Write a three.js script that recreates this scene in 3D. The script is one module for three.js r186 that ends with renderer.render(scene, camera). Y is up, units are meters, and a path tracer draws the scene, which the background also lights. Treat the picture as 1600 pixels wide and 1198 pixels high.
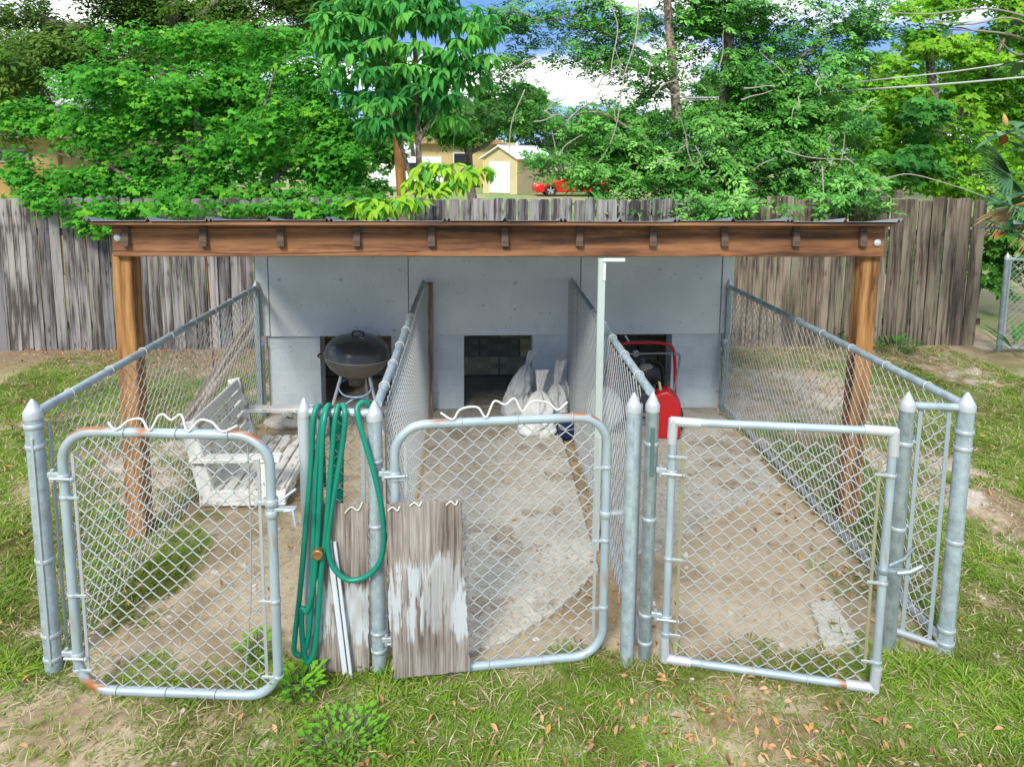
import * as THREE from 'three';
import { mergeGeometries, toCreasedNormals } from 'three/addons/utils/BufferGeometryUtils.js';

// ------------------------------------------------------------------ camera, sky, sun, exposure
const scene = new THREE.Scene();
const camera = new THREE.PerspectiveCamera(57.13, 1024 / 766, 0.05, 600);
{ // eye 2.42 m over the lawn, tipped down 7 degrees, lens shifted down so that the posts stay almost upright
  const m = new THREE.Matrix4();
  m.set(0.998797, 0, -0.049032, 0, 0.006227, 0.991904, 0.126838, 2.42, 0.048635, -0.126991, 0.990711, 0, 0, 0, 0, 1);
  m.decompose(camera.position, camera.quaternion, camera.scale);
  camera.setViewOffset(1600, 1198, 0, 219, 1600, 1198);
}
scene.add(camera);
const renderer = new THREE.WebGLRenderer({ antialias: true });
renderer.toneMapping = THREE.LinearToneMapping;
renderer.toneMappingExposure = 2.05;
renderer.shadowMap.enabled = true;
const SUN = new THREE.Vector3(-0.28, 0.62, 0.72).normalize();
const sun = new THREE.DirectionalLight(new THREE.Color(1, 0.955, 0.86), 1.9);
sun.name = 'sun';
sun.position.copy(SUN).multiplyScalar(40);
sun.castShadow = true;
sun.shadow.radius = 28;
sun.shadow.mapSize.set(4096, 4096);
Object.assign(sun.shadow.camera, { left: -14, right: 14, top: 14, bottom: -14, near: 1, far: 90 });
scene.add(sun, sun.target);

// ------------------------------------------------------------------ random numbers and noise
function rng(seed) { let s = seed >>> 0; return () => { s = (s + 0x6d2b79f5) | 0; let t = Math.imul(s ^ (s >>> 15), 1 | s); t = (t + Math.imul(t ^ (t >>> 7), 61 | t)) ^ t; return ((t ^ (t >>> 14)) >>> 0) / 4294967296; }; }
const PERM = new Float32Array(4096); { const r = rng(77); for (let i = 0; i < 4096; i++) PERM[i] = r(); }
const hash = (x, y) => PERM[(Math.imul(x, 73856093) ^ Math.imul(y, 19349663)) >>> 7 & 4095];
function vn(x, y) { const ix = Math.floor(x), iy = Math.floor(y), fx = x - ix, fy = y - iy, u = fx * fx * (3 - 2 * fx), v = fy * fy * (3 - 2 * fy);
  const a = hash(ix, iy), b = hash(ix + 1, iy), c = hash(ix, iy + 1), d = hash(ix + 1, iy + 1);
  return a + (b - a) * u + (c - a) * v + (a - b - c + d) * u * v; }
function fbm(x, y, o = 4) { let s = 0, a = 0.5, t = 0; for (let i = 0; i < o; i++) { s += a * vn(x, y); t += a; a *= 0.5; x = x * 2.03 + 17.1; y = y * 2.03 + 9.7; } return s / t; }
const sm = (a, b, x) => { const t = Math.min(1, Math.max(0, (x - a) / (b - a))); return t * t * (3 - 2 * t); };
const mix3 = (a, b, t) => [a[0] + (b[0] - a[0]) * t, a[1] + (b[1] - a[1]) * t, a[2] + (b[2] - a[2]) * t];
const s8 = (v) => Math.round(255 * Math.min(1, Math.max(0, v <= 0.0031308 ? 12.92 * v : 1.055 * Math.pow(v, 1 / 2.4) - 0.055)));
// a texture from a function (u, v in 0..1) -> [r, g, b] linear, optional height as 4th value; gives { map, bump }
function tex(w, h, f, wantBump = true, repeat = true) {
  const c = new Uint8Array(w * h * 4), b = wantBump ? new Uint8Array(w * h * 4) : null;
  for (let y = 0; y < h; y++) for (let x = 0; x < w; x++) {
    const q = f((x + 0.5) / w, (y + 0.5) / h), i = (y * w + x) * 4;
    c[i] = s8(q[0]); c[i + 1] = s8(q[1]); c[i + 2] = s8(q[2]); c[i + 3] = 255;
    if (b) { b[i] = b[i + 1] = b[i + 2] = Math.round(255 * Math.min(1, Math.max(0, q[3] ?? 0.5))); b[i + 3] = 255; }
  }
  const mk = (d, srgb) => { const t = new THREE.DataTexture(d, w, h); t.wrapS = t.wrapT = repeat ? THREE.MirroredRepeatWrapping : THREE.ClampToEdgeWrapping; t.magFilter = THREE.LinearFilter; t.minFilter = THREE.LinearMipmapLinearFilter; t.generateMipmaps = true; if (srgb) t.colorSpace = THREE.SRGBColorSpace; t.needsUpdate = true; return t; };
  return { map: mk(c, true), bump: b && mk(b, false) };
}
function mat(color, rough = 0.8, metal = 0, extra = {}) { const m = new THREE.MeshStandardMaterial({ roughness: rough, metalness: metal, ...extra }); m.color.setRGB(...color); return m; }
function texMat(t, rough, bumpScale, extra = {}) { return new THREE.MeshStandardMaterial({ map: t.map, bumpMap: t.bump, bumpScale, roughness: rough, ...extra }); }

// ------------------------------------------------------------------ sky: blue air with broken white cloud all round
{
  const W = 1024, H = 512, d = new Float32Array(W * H * 4);
  for (let y = 0; y < H; y++) for (let x = 0; x < W; x++) {
    const el = ((y + 0.5) / H - 0.5) * Math.PI, az = ((x + 0.5) / W - 0.5) * 2 * Math.PI, i = (y * W + x) * 4;
    const up = Math.max(0, Math.sin(el)), k = 1 / (up + 0.16), px = Math.cos(az) * Math.cos(el) * k, pz = Math.sin(az) * Math.cos(el) * k;
    let c = mix3([0.27, 0.39, 0.66], [0.11, 0.225, 0.50], sm(0, 0.2, up));
    const n = fbm(px * 1.25 + 31.3, pz * 1.25 + 12.7, 6), cl = sm(0.47, 0.66, n), den = fbm(px * 2 + 5, pz * 2 + 8, 4);
    c = mix3(c, mix3([1.12, 1.12, 1.10], [0.80, 0.81, 0.83], den), cl);
    if (el < 0) c = mix3(c, [0.25, 0.26, 0.2], sm(0, 0.08, -el));
    d[i] = c[0]; d[i + 1] = c[1]; d[i + 2] = c[2]; d[i + 3] = 1;
  }
  const t = new THREE.DataTexture(d, W, H, THREE.RGBAFormat, THREE.FloatType);
  t.mapping = THREE.EquirectangularReflectionMapping; t.magFilter = t.minFilter = THREE.LinearFilter; t.wrapS = THREE.RepeatWrapping; t.needsUpdate = true;
  scene.background = t; scene.environment = t;
}

// ------------------------------------------------------------------ naming and building helpers
const used = {};
function numbered(name) { const n = used[name] ?? 0; used[name] = n + 1; return n ? name + '_' + String(n).padStart(3, '0') : name; }
function tag(o, label, category, group) { o.userData.label = label; o.userData.category = category; if (group) o.userData.group = group; return o; }
function thing(name, label, category, pos = [0, 0, 0], turn = 0, group) { const o = new THREE.Group(); o.name = numbered(name); o.position.set(...pos); o.rotation.y = turn; scene.add(o); return tag(o, label, category, group); }
function part(name, geo, material, parent, label) { const m = new THREE.Mesh(geo, material); m.name = parent ? name : numbered(name); m.castShadow = m.receiveShadow = true; (parent ?? scene).add(m); if (label) m.userData.label = label; return m; }
function struct(name, geo, material) { const m = part(name, geo, material); m.userData.kind = 'structure'; return m; }
const flat = (g) => (g.index ? g.toNonIndexed() : g);
function mg(list) { list = list.map((g) => { g = flat(g); for (const k of Object.keys(g.attributes)) if (!['position', 'normal', 'uv', 'color'].includes(k)) g.deleteAttribute(k); return g; }); return list.length === 1 ? list[0] : mergeGeometries(list); }
const V = (a) => new THREE.Vector3(...a);
// planar uv in metres by the way each face points; u runs along the grain
function projUV(g, grain = 'x', ou = 0, ov = 0, su = 1, sv = 1) {
  g = flat(g); const p = g.attributes.position, uv = new Float32Array(p.count * 2), e1 = new THREE.Vector3(), e2 = new THREE.Vector3(), a = new THREE.Vector3(), b = new THREE.Vector3(), c = new THREE.Vector3();
  for (let i = 0; i < p.count; i += 3) {
    a.fromBufferAttribute(p, i); b.fromBufferAttribute(p, i + 1); c.fromBufferAttribute(p, i + 2);
    const n = e1.subVectors(b, a).cross(e2.subVectors(c, a)), ab = [Math.abs(n.x), Math.abs(n.y), Math.abs(n.z)], k = ab.indexOf(Math.max(...ab));
    for (let j = 0; j < 3; j++) {
      const q = [p.getX(i + j), p.getY(i + j), p.getZ(i + j)], gi = 'xyz'.indexOf(grain); let u, v;
      if (k === gi) { u = q[(gi + 1) % 3]; v = q[(gi + 2) % 3]; } else { u = q[gi]; v = q[3 - gi - k] + (k === 2 ? 0 : 0.37 * k + 0.2); }
      uv[(i + j) * 2] = u * su + ou; uv[(i + j) * 2 + 1] = v * sv + ov;
    }
  }
  g.setAttribute('uv', new THREE.BufferAttribute(uv, 2)); return g;
}
// box with chamfered edges, 44 triangles
function cbox(w, h, d, c = 0.003) {
  const half = [w / 2, h / 2, d / 2], pos = [], V3 = (s, a) => [0, 1, 2].map((k) => s[k] * (half[k] - (k === a ? 0 : c)));
  const tri = (p, q, r) => { const n = new THREE.Vector3().subVectors(V(q), V(p)).cross(new THREE.Vector3().subVectors(V(r), V(p))); const m = p[0] + q[0] + r[0], m1 = p[1] + q[1] + r[1], m2 = p[2] + q[2] + r[2]; if (n.x * m / half[0] + n.y * m1 / half[1] + n.z * m2 / half[2] < 0) [q, r] = [r, q]; pos.push(...p, ...q, ...r); };
  const quad = (a, b, e, f) => { tri(a, b, e); tri(a, e, f); };
  for (let a = 0; a < 3; a++) { const b = (a + 1) % 3, e = (a + 2) % 3;
    for (const s of [-1, 1]) { const k = (x, y) => { const q = [0, 0, 0]; q[a] = s; q[b] = x; q[e] = y; return V3(q, a); }; quad(k(-1, -1), k(1, -1), k(1, 1), k(-1, 1)); }
    for (const s of [-1, 1]) for (const t of [-1, 1]) { const k = (x, f) => { const q = [0, 0, 0]; q[a] = s; q[b] = t; q[e] = x; return V3(q, f); }; quad(k(-1, a), k(1, a), k(1, b), k(-1, b)); } }
  for (const x of [-1, 1]) for (const y of [-1, 1]) for (const z of [-1, 1]) tri(V3([x, y, z], 0), V3([x, y, z], 1), V3([x, y, z], 2));
  const g = new THREE.BufferGeometry(); g.setAttribute('position', new THREE.Float32BufferAttribute(pos, 3)); g.setAttribute('uv', new THREE.Float32BufferAttribute(new Float32Array(pos.length / 3 * 2), 2)); g.computeVertexNormals(); return g;
}
const moved = (g, x, y, z, ry = 0, rx = 0, rz = 0) => { g.applyMatrix4(new THREE.Matrix4().compose(new THREE.Vector3(x, y, z), new THREE.Quaternion().setFromEuler(new THREE.Euler(rx, ry, rz)), new THREE.Vector3(1, 1, 1))); return g; };
// tube swept along points; r may be a function of 0..1; colour may be a function of the point and the ring normal
function sweep(P, r, sides = 8, closed = false, col = null, caps = true) {
  P = P.map((p) => (p.isVector3 ? p : V(p))); const n = P.length, pos = [], nor = [], uv = [], idx = [], cols = [];
  const T = P.map((p, i) => { const a = P[closed ? (i - 1 + n) % n : Math.max(0, i - 1)], b = P[closed ? (i + 1) % n : Math.min(n - 1, i + 1)]; return new THREE.Vector3().subVectors(b, a).normalize(); });
  let N = Math.abs(T[0].y) < 0.9 ? new THREE.Vector3(0, 1, 0) : new THREE.Vector3(0, 0, 1); N.addScaledVector(T[0], -N.dot(T[0])).normalize();
  let len = 0; const m = closed ? n + 1 : n, B = new THREE.Vector3();
  for (let k = 0; k < m; k++) { const i = k % n; if (k) len += P[i].distanceTo(P[(k - 1) % n]);
    N.addScaledVector(T[i], -N.dot(T[i])).normalize(); B.crossVectors(T[i], N);
    const rr = typeof r === 'function' ? r(k / (m - 1)) : r;
    for (let j = 0; j <= sides; j++) { const a = (j / sides) * Math.PI * 2, x = N.x * Math.cos(a) + B.x * Math.sin(a), y = N.y * Math.cos(a) + B.y * Math.sin(a), z = N.z * Math.cos(a) + B.z * Math.sin(a);
      pos.push(P[i].x + x * rr, P[i].y + y * rr, P[i].z + z * rr); nor.push(x, y, z); uv.push(len, (j / sides) * 6.2832 * rr); if (col) cols.push(...col(P[i], [x, y, z])); } }
  const s = sides + 1;
  for (let k = 0; k < m - 1; k++) for (let j = 0; j < sides; j++) { const a = k * s + j, b = a + 1, c = a + s, d = c + 1; idx.push(a, b, c, b, d, c); }
  if (!closed && caps) for (const e of [0, m - 1]) { const c = pos.length / 3, t = T[e % n], q = e ? 1 : -1, base = c + 1; pos.push(P[e].x, P[e].y, P[e].z); nor.push(t.x * q, t.y * q, t.z * q); uv.push(0, 0); if (col) cols.push(...col(P[e], [0, 1, 0]));
    for (let j = 0; j <= sides; j++) { const o = (e * s + j) * 3; pos.push(pos[o], pos[o + 1], pos[o + 2]); nor.push(t.x * q, t.y * q, t.z * q); uv.push(0.01, 0.01); if (col) cols.push(...col(P[e], [0, 1, 0])); }
    for (let j = 0; j < sides; j++) e ? idx.push(c, base + j, base + j + 1) : idx.push(c, base + j + 1, base + j); }
  const g = new THREE.BufferGeometry(); g.setAttribute('position', new THREE.Float32BufferAttribute(pos, 3)); g.setAttribute('normal', new THREE.Float32BufferAttribute(nor, 3)); g.setAttribute('uv', new THREE.Float32BufferAttribute(uv, 2));
  if (col) g.setAttribute('color', new THREE.Float32BufferAttribute(cols, 3)); g.setIndex(idx); return g;
}
const smooth = (pts, n = 40, closed = false) => new THREE.CatmullRomCurve3(pts.map(V), closed, 'centripetal').getPoints(n);
const lathe = (pts, seg = 20) => new THREE.LatheGeometry(pts.map((p) => new THREE.Vector2(p[0], p[1])), seg);
const pole = (a, b, r, sides = 12) => sweep([a, b], r, sides);

// ------------------------------------------------------------------ surfaces
// timber: grain along u. L = metres that the texture spans along and across the grain
function woodTex(seed, light, midc, dark, o = {}) {
  const { knotCol = null, cracks = 0, w = 1024, h = 512, Lu = 2, Lv = 1, knots = 10, streak = 60, contrast = 1, patches = 0.5 } = o, r = rng(seed), K = [];
  for (let i = 0; i < knots; i++) K.push([r() * Lu, r() * Lv, 0.008 + r() * 0.012]);
  return tex(w, h, (u, v) => {
    let x = u * Lu, y = v * Lv, kd = 0;
    for (const k of K) { let dx = x - k[0], dy = y - k[1]; dx -= Lu * Math.round(dx / Lu); dy -= Lv * Math.round(dy / Lv); const q = (dx * dx) / (k[2] * k[2] * 9) + (dy * dy) / (k[2] * k[2]); y += (dy / (Math.abs(dy) + k[2] * 0.5)) * k[2] * 1.1 * Math.exp(-q * 0.5); kd = Math.max(kd, Math.exp(-q * 1.5)); }
    const wv = fbm(x * 1.3 + seed, y * 6, 3) * 0.028, a = fbm(x * 1.5 + seed * 3.1, (y + wv) * streak, 4), b = fbm(x * 9 + seed, (y + wv) * streak * 3.5, 3), p = fbm(x * 1.6 + 40 + seed, y * 7 + 3, 3);
    let t = (a - 0.5) * 1.9 * contrast + (b - 0.5) * 1.0 * contrast + (p - 0.5) * patches * 2;
    let c = t > 0 ? mix3(midc, light, Math.min(1, t * 1.7)) : mix3(midc, dark, Math.min(1, -t * 1.9));
    c = mix3(c, knotCol ?? dark, kd * 0.85); let ck = 0; for (let i = 0; i < cracks; i++) { const yc = Lv * (i + 0.5) / cracks + (fbm(x * 0.9 + i * 7, seed, 3) - 0.5) * 0.06; ck = Math.max(ck, sm(0.003, 0.001, Math.abs(y - yc)) * sm(0.45, 0.55, fbm(x * 1.1 + i * 3.3, i + seed, 2))); } c = mix3(c, dark.map((q) => q * 0.4), ck);
    return [c[0], c[1], c[2], 0.5 + t * 0.45 - kd * 0.2 - ck * 0.5];
  });
}
const Tfence = woodTex(3, [0.29, 0.272, 0.262], [0.178, 0.164, 0.157], [0.055, 0.048, 0.044], { Lu: 2, Lv: 1.28, h: 1024, knots: 34, streak: 34, contrast: 1.05, patches: 0.95, cracks: 14 });
const Tfence2 = woodTex(8, [0.24, 0.198, 0.15], [0.145, 0.113, 0.083], [0.05, 0.038, 0.029], { Lu: 2, Lv: 1.28, h: 1024, knots: 22, streak: 34, contrast: 0.95, patches: 0.95, cracks: 10 });
const Tbeam = woodTex(15, [0.32, 0.145, 0.06], [0.195, 0.078, 0.031], [0.065, 0.026, 0.013], { Lu: 5, Lv: 0.6, w: 2048, h: 256, knots: 22, streak: 26, contrast: 0.9, patches: 0.75, knotCol: [0.42, 0.15, 0.025], cracks: 4 });
const Tpost = woodTex(21, [0.45, 0.24, 0.08], [0.31, 0.142, 0.039], [0.105, 0.04, 0.013], { Lu: 2, Lv: 0.7, h: 256, knots: 22, streak: 30, contrast: 0.8, patches: 0.7, cracks: 5 });
const Trafter = woodTex(27, [0.20, 0.135, 0.10], [0.14, 0.09, 0.065], [0.07, 0.045, 0.033], { Lu: 2, Lv: 0.5, w: 512, h: 128, knots: 0, contrast: 0.7, patches: 0.3 });
const Tgrey = woodTex(33, [0.46, 0.40, 0.33], [0.27, 0.22, 0.17], [0.08, 0.06, 0.045], { Lu: 1.2, Lv: 1, w: 512, h: 512, knots: 4, streak: 50 });
const sc = (t, Lu, Lv, rough, bs, extra) => { for (const k of [t.map, t.bump]) k.repeat.set(1 / Lu, 1 / Lv); return texMat(t, rough, bs, extra); };
const Mfence = [[1, 1, 1], [0.7, 0.7, 0.72], [1.2, 1.19, 1.17], [0.88, 0.85, 0.82]].map((c) => { const m = sc(Tfence, 2, 1.28, 0.9, 0.006); m.color.setRGB(...c); return m; });
const Mfence2 = [[1, 1, 1], [0.8, 0.78, 0.76], [1.15, 1.15, 1.12], [0.92, 0.95, 0.9]].map((c) => { const m = sc(Tfence2, 2, 1.28, 0.9, 0.006); m.color.setRGB(...c); return m; });
const Mbeam = sc(Tbeam, 5, 0.6, 0.75, 0.004), Mpost = sc(Tpost, 2, 0.7, 0.75, 0.004), Mrafter = sc(Trafter, 2, 0.5, 0.85, 0.003), Mgrey = sc(Tgrey, 1.2, 1, 0.9, 0.003);
// weathered plywood with white paint that has peeled in long flakes along the grain (u up the board)
function peelTex(seed, lo, hi) {
  return tex(512, 256, (u, v) => {
    const x = u * 0.9, y = v * 0.36, a = fbm(x * 4 + seed, y * 130, 4), b = fbm(x * 14, y * 300 + seed, 3), t = (a - 0.5) * 1.3 + (b - 0.5) * 0.8 + (fbm(x * 4 + 9, y * 7 + seed, 3) - 0.5) * 0.9;
    let c = t > 0 ? mix3([0.25, 0.21, 0.178], [0.42, 0.385, 0.345], Math.min(1, t * 1.6)) : mix3([0.25, 0.21, 0.178], [0.10, 0.075, 0.062], Math.min(1, -t * 1.7));
    const ed = sm(0.40, 0.5, fbm(x * 3 + seed * 2, y * 9 + 2, 3)), up = sm(lo - 0.12, lo + 0.1, u) * (1 - sm(hi - 0.1, hi + 0.1, u));
    const f = fbm(x * 6 + seed, y * 75 + 7, 4) * 0.5 + fbm(x * 22, y * 240 + seed, 3) * 0.3 + fbm(x * 3.2 + seed, y * 12, 3) * 0.45, pt = sm(0.54, 0.66, f * (0.5 + 0.62 * up)) * (0.45 + 0.45 * ed);
    c = mix3(c, [0.52, 0.56, 0.575], pt * 0.95);
    return [c[0], c[1], c[2], 0.35 + t * 0.2 + pt * 0.4];
  });
}
// bare steel with a dull galvanised bloom
const Tsteel = tex(256, 256, (u, v) => { const n = fbm(u * 14, v * 14, 4), s = fbm(u * 90, v * 90, 2), k = 0.8 + (n - 0.5) * 0.5 + (s - 0.5) * 0.22; return [0.445 * k, 0.545 * k, 0.575 * k, s]; });
const Msteel = sc(Tsteel, 0.5, 0.5, 0.42, 0.0003, { metalness: 0.2 });
const Mgalv = sc(Tsteel, 0.5, 0.5, 0.38, 0.0003, { metalness: 0.5 }); Mgalv.color.setRGB(0.9, 0.9, 0.88);
const Mcap = mat([0.52, 0.55, 0.56], 0.45, 0.3);
const Mwire = mat([0.47, 0.49, 0.475], 0.45, 0.3), MwireOld = mat([0.42, 0.42, 0.41], 0.6, 0.4);
const Msteelrust = new THREE.MeshStandardMaterial({ vertexColors: true, roughness: 0.45, metalness: 0.2 });
const rustCol = (spots) => (p, n) => { let k = 0; for (const [x, y, r, up] of spots) { const d = Math.hypot(p.x - x, p.y - y); k = Math.max(k, sm(r, r * 0.6, d) * (up ? sm(0.35, 0.8, n[1]) : 1)); } k *= sm(0.3, 0.5, fbm(p.x * 40, p.y * 40 + n[2] * 2, 3)); const g = 0.62 + 0.36 * fbm(p.x * 16, p.y * 16 + n[2] * 1.5, 3); k = Math.max(k, 0.6 * sm(0.80, 0.84, fbm(p.x * 30 + 9, p.y * 30 + n[0], 3))); return mix3([0.455 * g, 0.56 * g, 0.59 * g], [0.36, 0.13, 0.025], k); };
const Mwhitewire = mat([0.58, 0.58, 0.53], 0.5, 0.0);
const Mband = mat([0.47, 0.53, 0.55], 0.42, 0.4);
// painted block and panel
const paintTex = (seed, base, spots) => tex(512, 512, (u, v) => { const n = fbm(u * 6 + seed, v * 6, 4), s = fbm(u * 110, v * 110 + seed, 3), d = sm(0.62, 0.85, fbm(u * 10 + 3, v * 3 + seed, 4)) * spots * 0.5, m = sm(0.86, 0.90, fbm(u * 42 + seed * 2, v * 42, 2)) * 0.5; const k = 0.92 + (n - 0.5) * 0.22 + (s - 0.5) * 0.06; let c = base.map((q) => q * k); c = mix3(c, [0.23, 0.20, 0.16], d * 0.4 + m); return [c[0], c[1], c[2], s * 0.7 + n * 0.3]; });
const Mpaint = sc(paintTex(4, [0.66, 0.73, 0.74], 0.5), 1.3, 1.3, 0.7, 0.0025), Mpanel = sc(paintTex(9, [0.71, 0.755, 0.735], 0.3), 1.7, 1.7, 0.62, 0.0008);
const Mblock = [[1, 1, 1], [0.6, 0.6, 0.62], [1.2, 1.15, 1], [0.8, 0.82, 0.8]].map((k) => { const m = sc(tex(256, 256, (u, v) => { const n = fbm(u * 8, v * 8 + 3, 4), s = fbm(u * 70, v * 70, 3), q = 0.75 + (n - 0.5) * 0.7 + (s - 0.5) * 0.3; return [0.58 * q, 0.54 * q, 0.40 * q, s]; }), 0.6, 0.6, 0.95, 0.004); m.color.setRGB(...k); return m; });
const Mmortar = mat([0.16, 0.15, 0.13], 0.95), Mmortar2 = mat([0.61, 0.68, 0.69], 0.85);

// ------------------------------------------------------------------ ground
const inRun = (x, z) => x > -1.97 && x < 2.31 && z < -3.08 && z > -6.5;
function grassAt(x, z) { // 0 bare .. 1 thick
  const n = fbm(x * 1.1 + 8, z * 1.1 + 3, 4), f = fbm(x * 5, z * 5 + 20, 3);
  let g = sm(0.34, 0.58, n * 0.6 + f * 0.46);
  if (z > -3.05) { g *= 0.95; g = Math.max(g, 0.4); g *= 1 - 0.85 * sm(0.95, 0.35, Math.hypot((x + 2.0) * 0.8, (z + 2.72) * 1.5)); g *= 1 - 0.7 * sm(0.5, 0.15, Math.hypot(x + 0.75, (z + 2.75) * 1.4)); g *= 1 - 0.75 * sm(0.55, 0.15, Math.hypot((x - 1.25) * 0.7, (z + 2.68) * 1.6)); }
  if (x > -1.97 && x < 2.31 && z <= -3.05 && z > -7) { const e = Math.hypot((x + 1.82) * 3.2, (z + 3.95) * 0.95), e2 = Math.hypot((x - 2.15) * 2, (z + 3.5) * 0.8); g = 0.9 * sm(0.75, 0.3, e) * sm(0.35, 0.5, f + 0.1) + 0.35 * sm(0.5, 0.2, e2) * f; if (z > -3.2) g = Math.max(g, 0.5 * sm(0.4, 0.6, f)); }
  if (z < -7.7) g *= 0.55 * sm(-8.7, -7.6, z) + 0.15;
  if (x > 2.3 && z < -5.2) { g *= 0.9; g *= 1 - 0.9 * sm(1.3, 0.5, Math.hypot((x - 3.1) * 0.9, (z + 6.9))); }
  if (x < -2.0 && z < -3.2) { g *= 0.95; g *= 1 - 0.75 * sm(0.8, 0.3, Math.hypot((x + 3.2) * 0.6, z + 7.9)); }
  return Math.min(1, g);
}
function groundCol(x, z) {
  const n = fbm(x * 1.7 + 4, z * 1.7 + 9, 4), m = fbm(x * 6 + 1, z * 6, 4), f = fbm(x * 38, z * 38, 3), ff = fbm(x * 140, z * 140, 2), g = grassAt(x, z);
  let c, h = f * 0.5 + ff * 0.3 + m * 0.2;
  if (inRun(x, z)) { c = mix3([0.43, 0.35, 0.235], [0.29, 0.22, 0.13], sm(0.42, 0.62, n * 0.6 + m * 0.4)); c = mix3(c, [0.47, 0.395, 0.28], sm(0.52, 0.66, fbm(x * 2.4 + 30, z * 2.4, 3)) * 0.7); }
  else { c = mix3([0.43, 0.34, 0.225], [0.25, 0.175, 0.10], sm(0.38, 0.6, n * 0.45 + m * 0.55)); c = mix3(c, [0.56, 0.49, 0.41], sm(0.60, 0.68, fbm(x * 2.6 + 60, z * 2.6 + 2, 4)) * 0.8); }
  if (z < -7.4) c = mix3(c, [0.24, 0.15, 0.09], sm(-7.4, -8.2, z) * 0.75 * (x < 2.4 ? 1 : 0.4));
  if (x > 2.35 && z < -5.4) c = mix3(c, [0.46, 0.41, 0.36], sm(1.35, 0.6, Math.hypot((x - 3.1) * 0.9, z + 6.9)) * sm(0.4, 0.6, m));
  c = mix3(c, mix3([0.25, 0.23, 0.085], [0.16, 0.20, 0.05], m), g * 0.75 * sm(0.2, 0.55, f + g * 0.35));
  const k = 0.72 + f * 0.36 + ff * 0.2; return [c[0] * k, c[1] * k, c[2] * k, h];
}
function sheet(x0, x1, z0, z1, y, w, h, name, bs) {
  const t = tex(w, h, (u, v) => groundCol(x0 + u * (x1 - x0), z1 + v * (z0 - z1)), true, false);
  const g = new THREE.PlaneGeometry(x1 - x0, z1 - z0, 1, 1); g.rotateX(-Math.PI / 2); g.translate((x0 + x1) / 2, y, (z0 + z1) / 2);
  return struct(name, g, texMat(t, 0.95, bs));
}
{
  const t = tex(512, 512, (u, v) => { const q = fbm(u * 8, v * 8, 5), c = mix3([0.30, 0.27, 0.13], [0.17, 0.27, 0.06], sm(0.35, 0.6, q)); return [...c, q]; });
  t.map.repeat.set(60, 60); t.bump.repeat.set(60, 60);
  const g = new THREE.PlaneGeometry(600, 600); g.rotateX(-Math.PI / 2); g.translate(0, -0.008, -100); struct('ground', g, texMat(t, 0.95, 0.02));
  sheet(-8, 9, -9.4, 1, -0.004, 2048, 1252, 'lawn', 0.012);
  sheet(-3.4, 3.6, -5.3, -1.7, 0, 2048, 1053, 'lawn_soil', 0.008);
}
// concrete slabs of the runs with broken near edges
const Mconc = sc(tex(1024, 1024, (u, v) => { const n = fbm(u * 9, v * 9, 5), s = fbm(u * 120, v * 120, 3), st = sm(0.5, 0.68, fbm(u * 5 + 7, v * 5, 4)), sp = sm(0.62, 0.7, fbm(u * 170, v * 170 + 5, 2)); let c = mix3([0.56, 0.53, 0.45], [0.46, 0.415, 0.32], st * 0.75); c = mix3(c, [0.27, 0.19, 0.11], sm(0.62, 0.72, fbm(u * 12 + 2, v * 12, 4)) * 0.5 + sp * 0.45); const k = 0.8 + n * 0.3 + (s - 0.5) * 0.35; return [c[0] * k, c[1] * k, c[2] * k, s * 0.7 + n * 0.3]; }), 2.2, 2.2, 0.9, 0.005);
const Mconc2 = Mconc.clone(); Mconc2.color.setRGB(0.86, 0.85, 0.83);
function slab(outline, y, t, m, seed) { // outline [x, z], edges crumbled
  const r = rng(seed), pts = [];
  outline.forEach((p, i) => { const q = outline[(i + 1) % outline.length], n = p[2] ? Math.ceil(Math.hypot(q[0] - p[0], q[1] - p[1]) / 0.035) : 1; for (let k = 0; k < n; k++) { const j = p[2] && k ? p[2] : 0; pts.push(new THREE.Vector2(p[0] + (q[0] - p[0]) * k / n + (r() - 0.5) * j, -(p[1] + (q[1] - p[1]) * k / n + (r() - 0.5) * j))); } });
  const g = new THREE.ExtrudeGeometry(new THREE.Shape(pts), { depth: t, bevelEnabled: true, bevelSize: 0.006, bevelThickness: 0.006, bevelSegments: 1 }); g.rotateX(-Math.PI / 2); g.translate(0, y - t - 0.006, 0);
  return struct('concrete_slab', projUV(g, 'x'), m);
}
slab([[-0.40, -6.39], [0.70, -6.39], [0.715, -5.33], [-0.40, -5.07]].map((p) => [...p, 0.006]), 0.035, 0.08, Mconc2, 4);
slab([[-0.40, -5.035], [0.715, -5.295], [0.70, -3.80], [0.45, -3.47], [0.14, -3.21], [-0.17, -3.09], [-0.40, -3.04]].map((p, i) => [...p, i > 1 && i < 6 ? 0.03 : 0.006]), 0.03, 0.08, Mconc, 5);
slab([[0.93, -6.36], [2.24, -6.36], [2.22, -4.80], [1.75, -4.47], [1.45, -4.25], [1.12, -4.00], [0.93, -3.92]].map((p, i) => [...p, i > 1 && i < 6 ? 0.035 : 0.006]), 0.03, 0.08, Mconc2, 6);
slab([[1.80, -3.44], [1.925, -3.46], [1.905, -3.15], [1.715, -3.12]].map((p) => [...p, 0.012]), 0.024, 0.06, Mconc, 7);
struct('kennel_floor', projUV(moved(cbox(4.1, 0.1, 1.0, 0.004), 0.19, 0.0, -6.92), 'x'), Mconc2);

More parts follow.
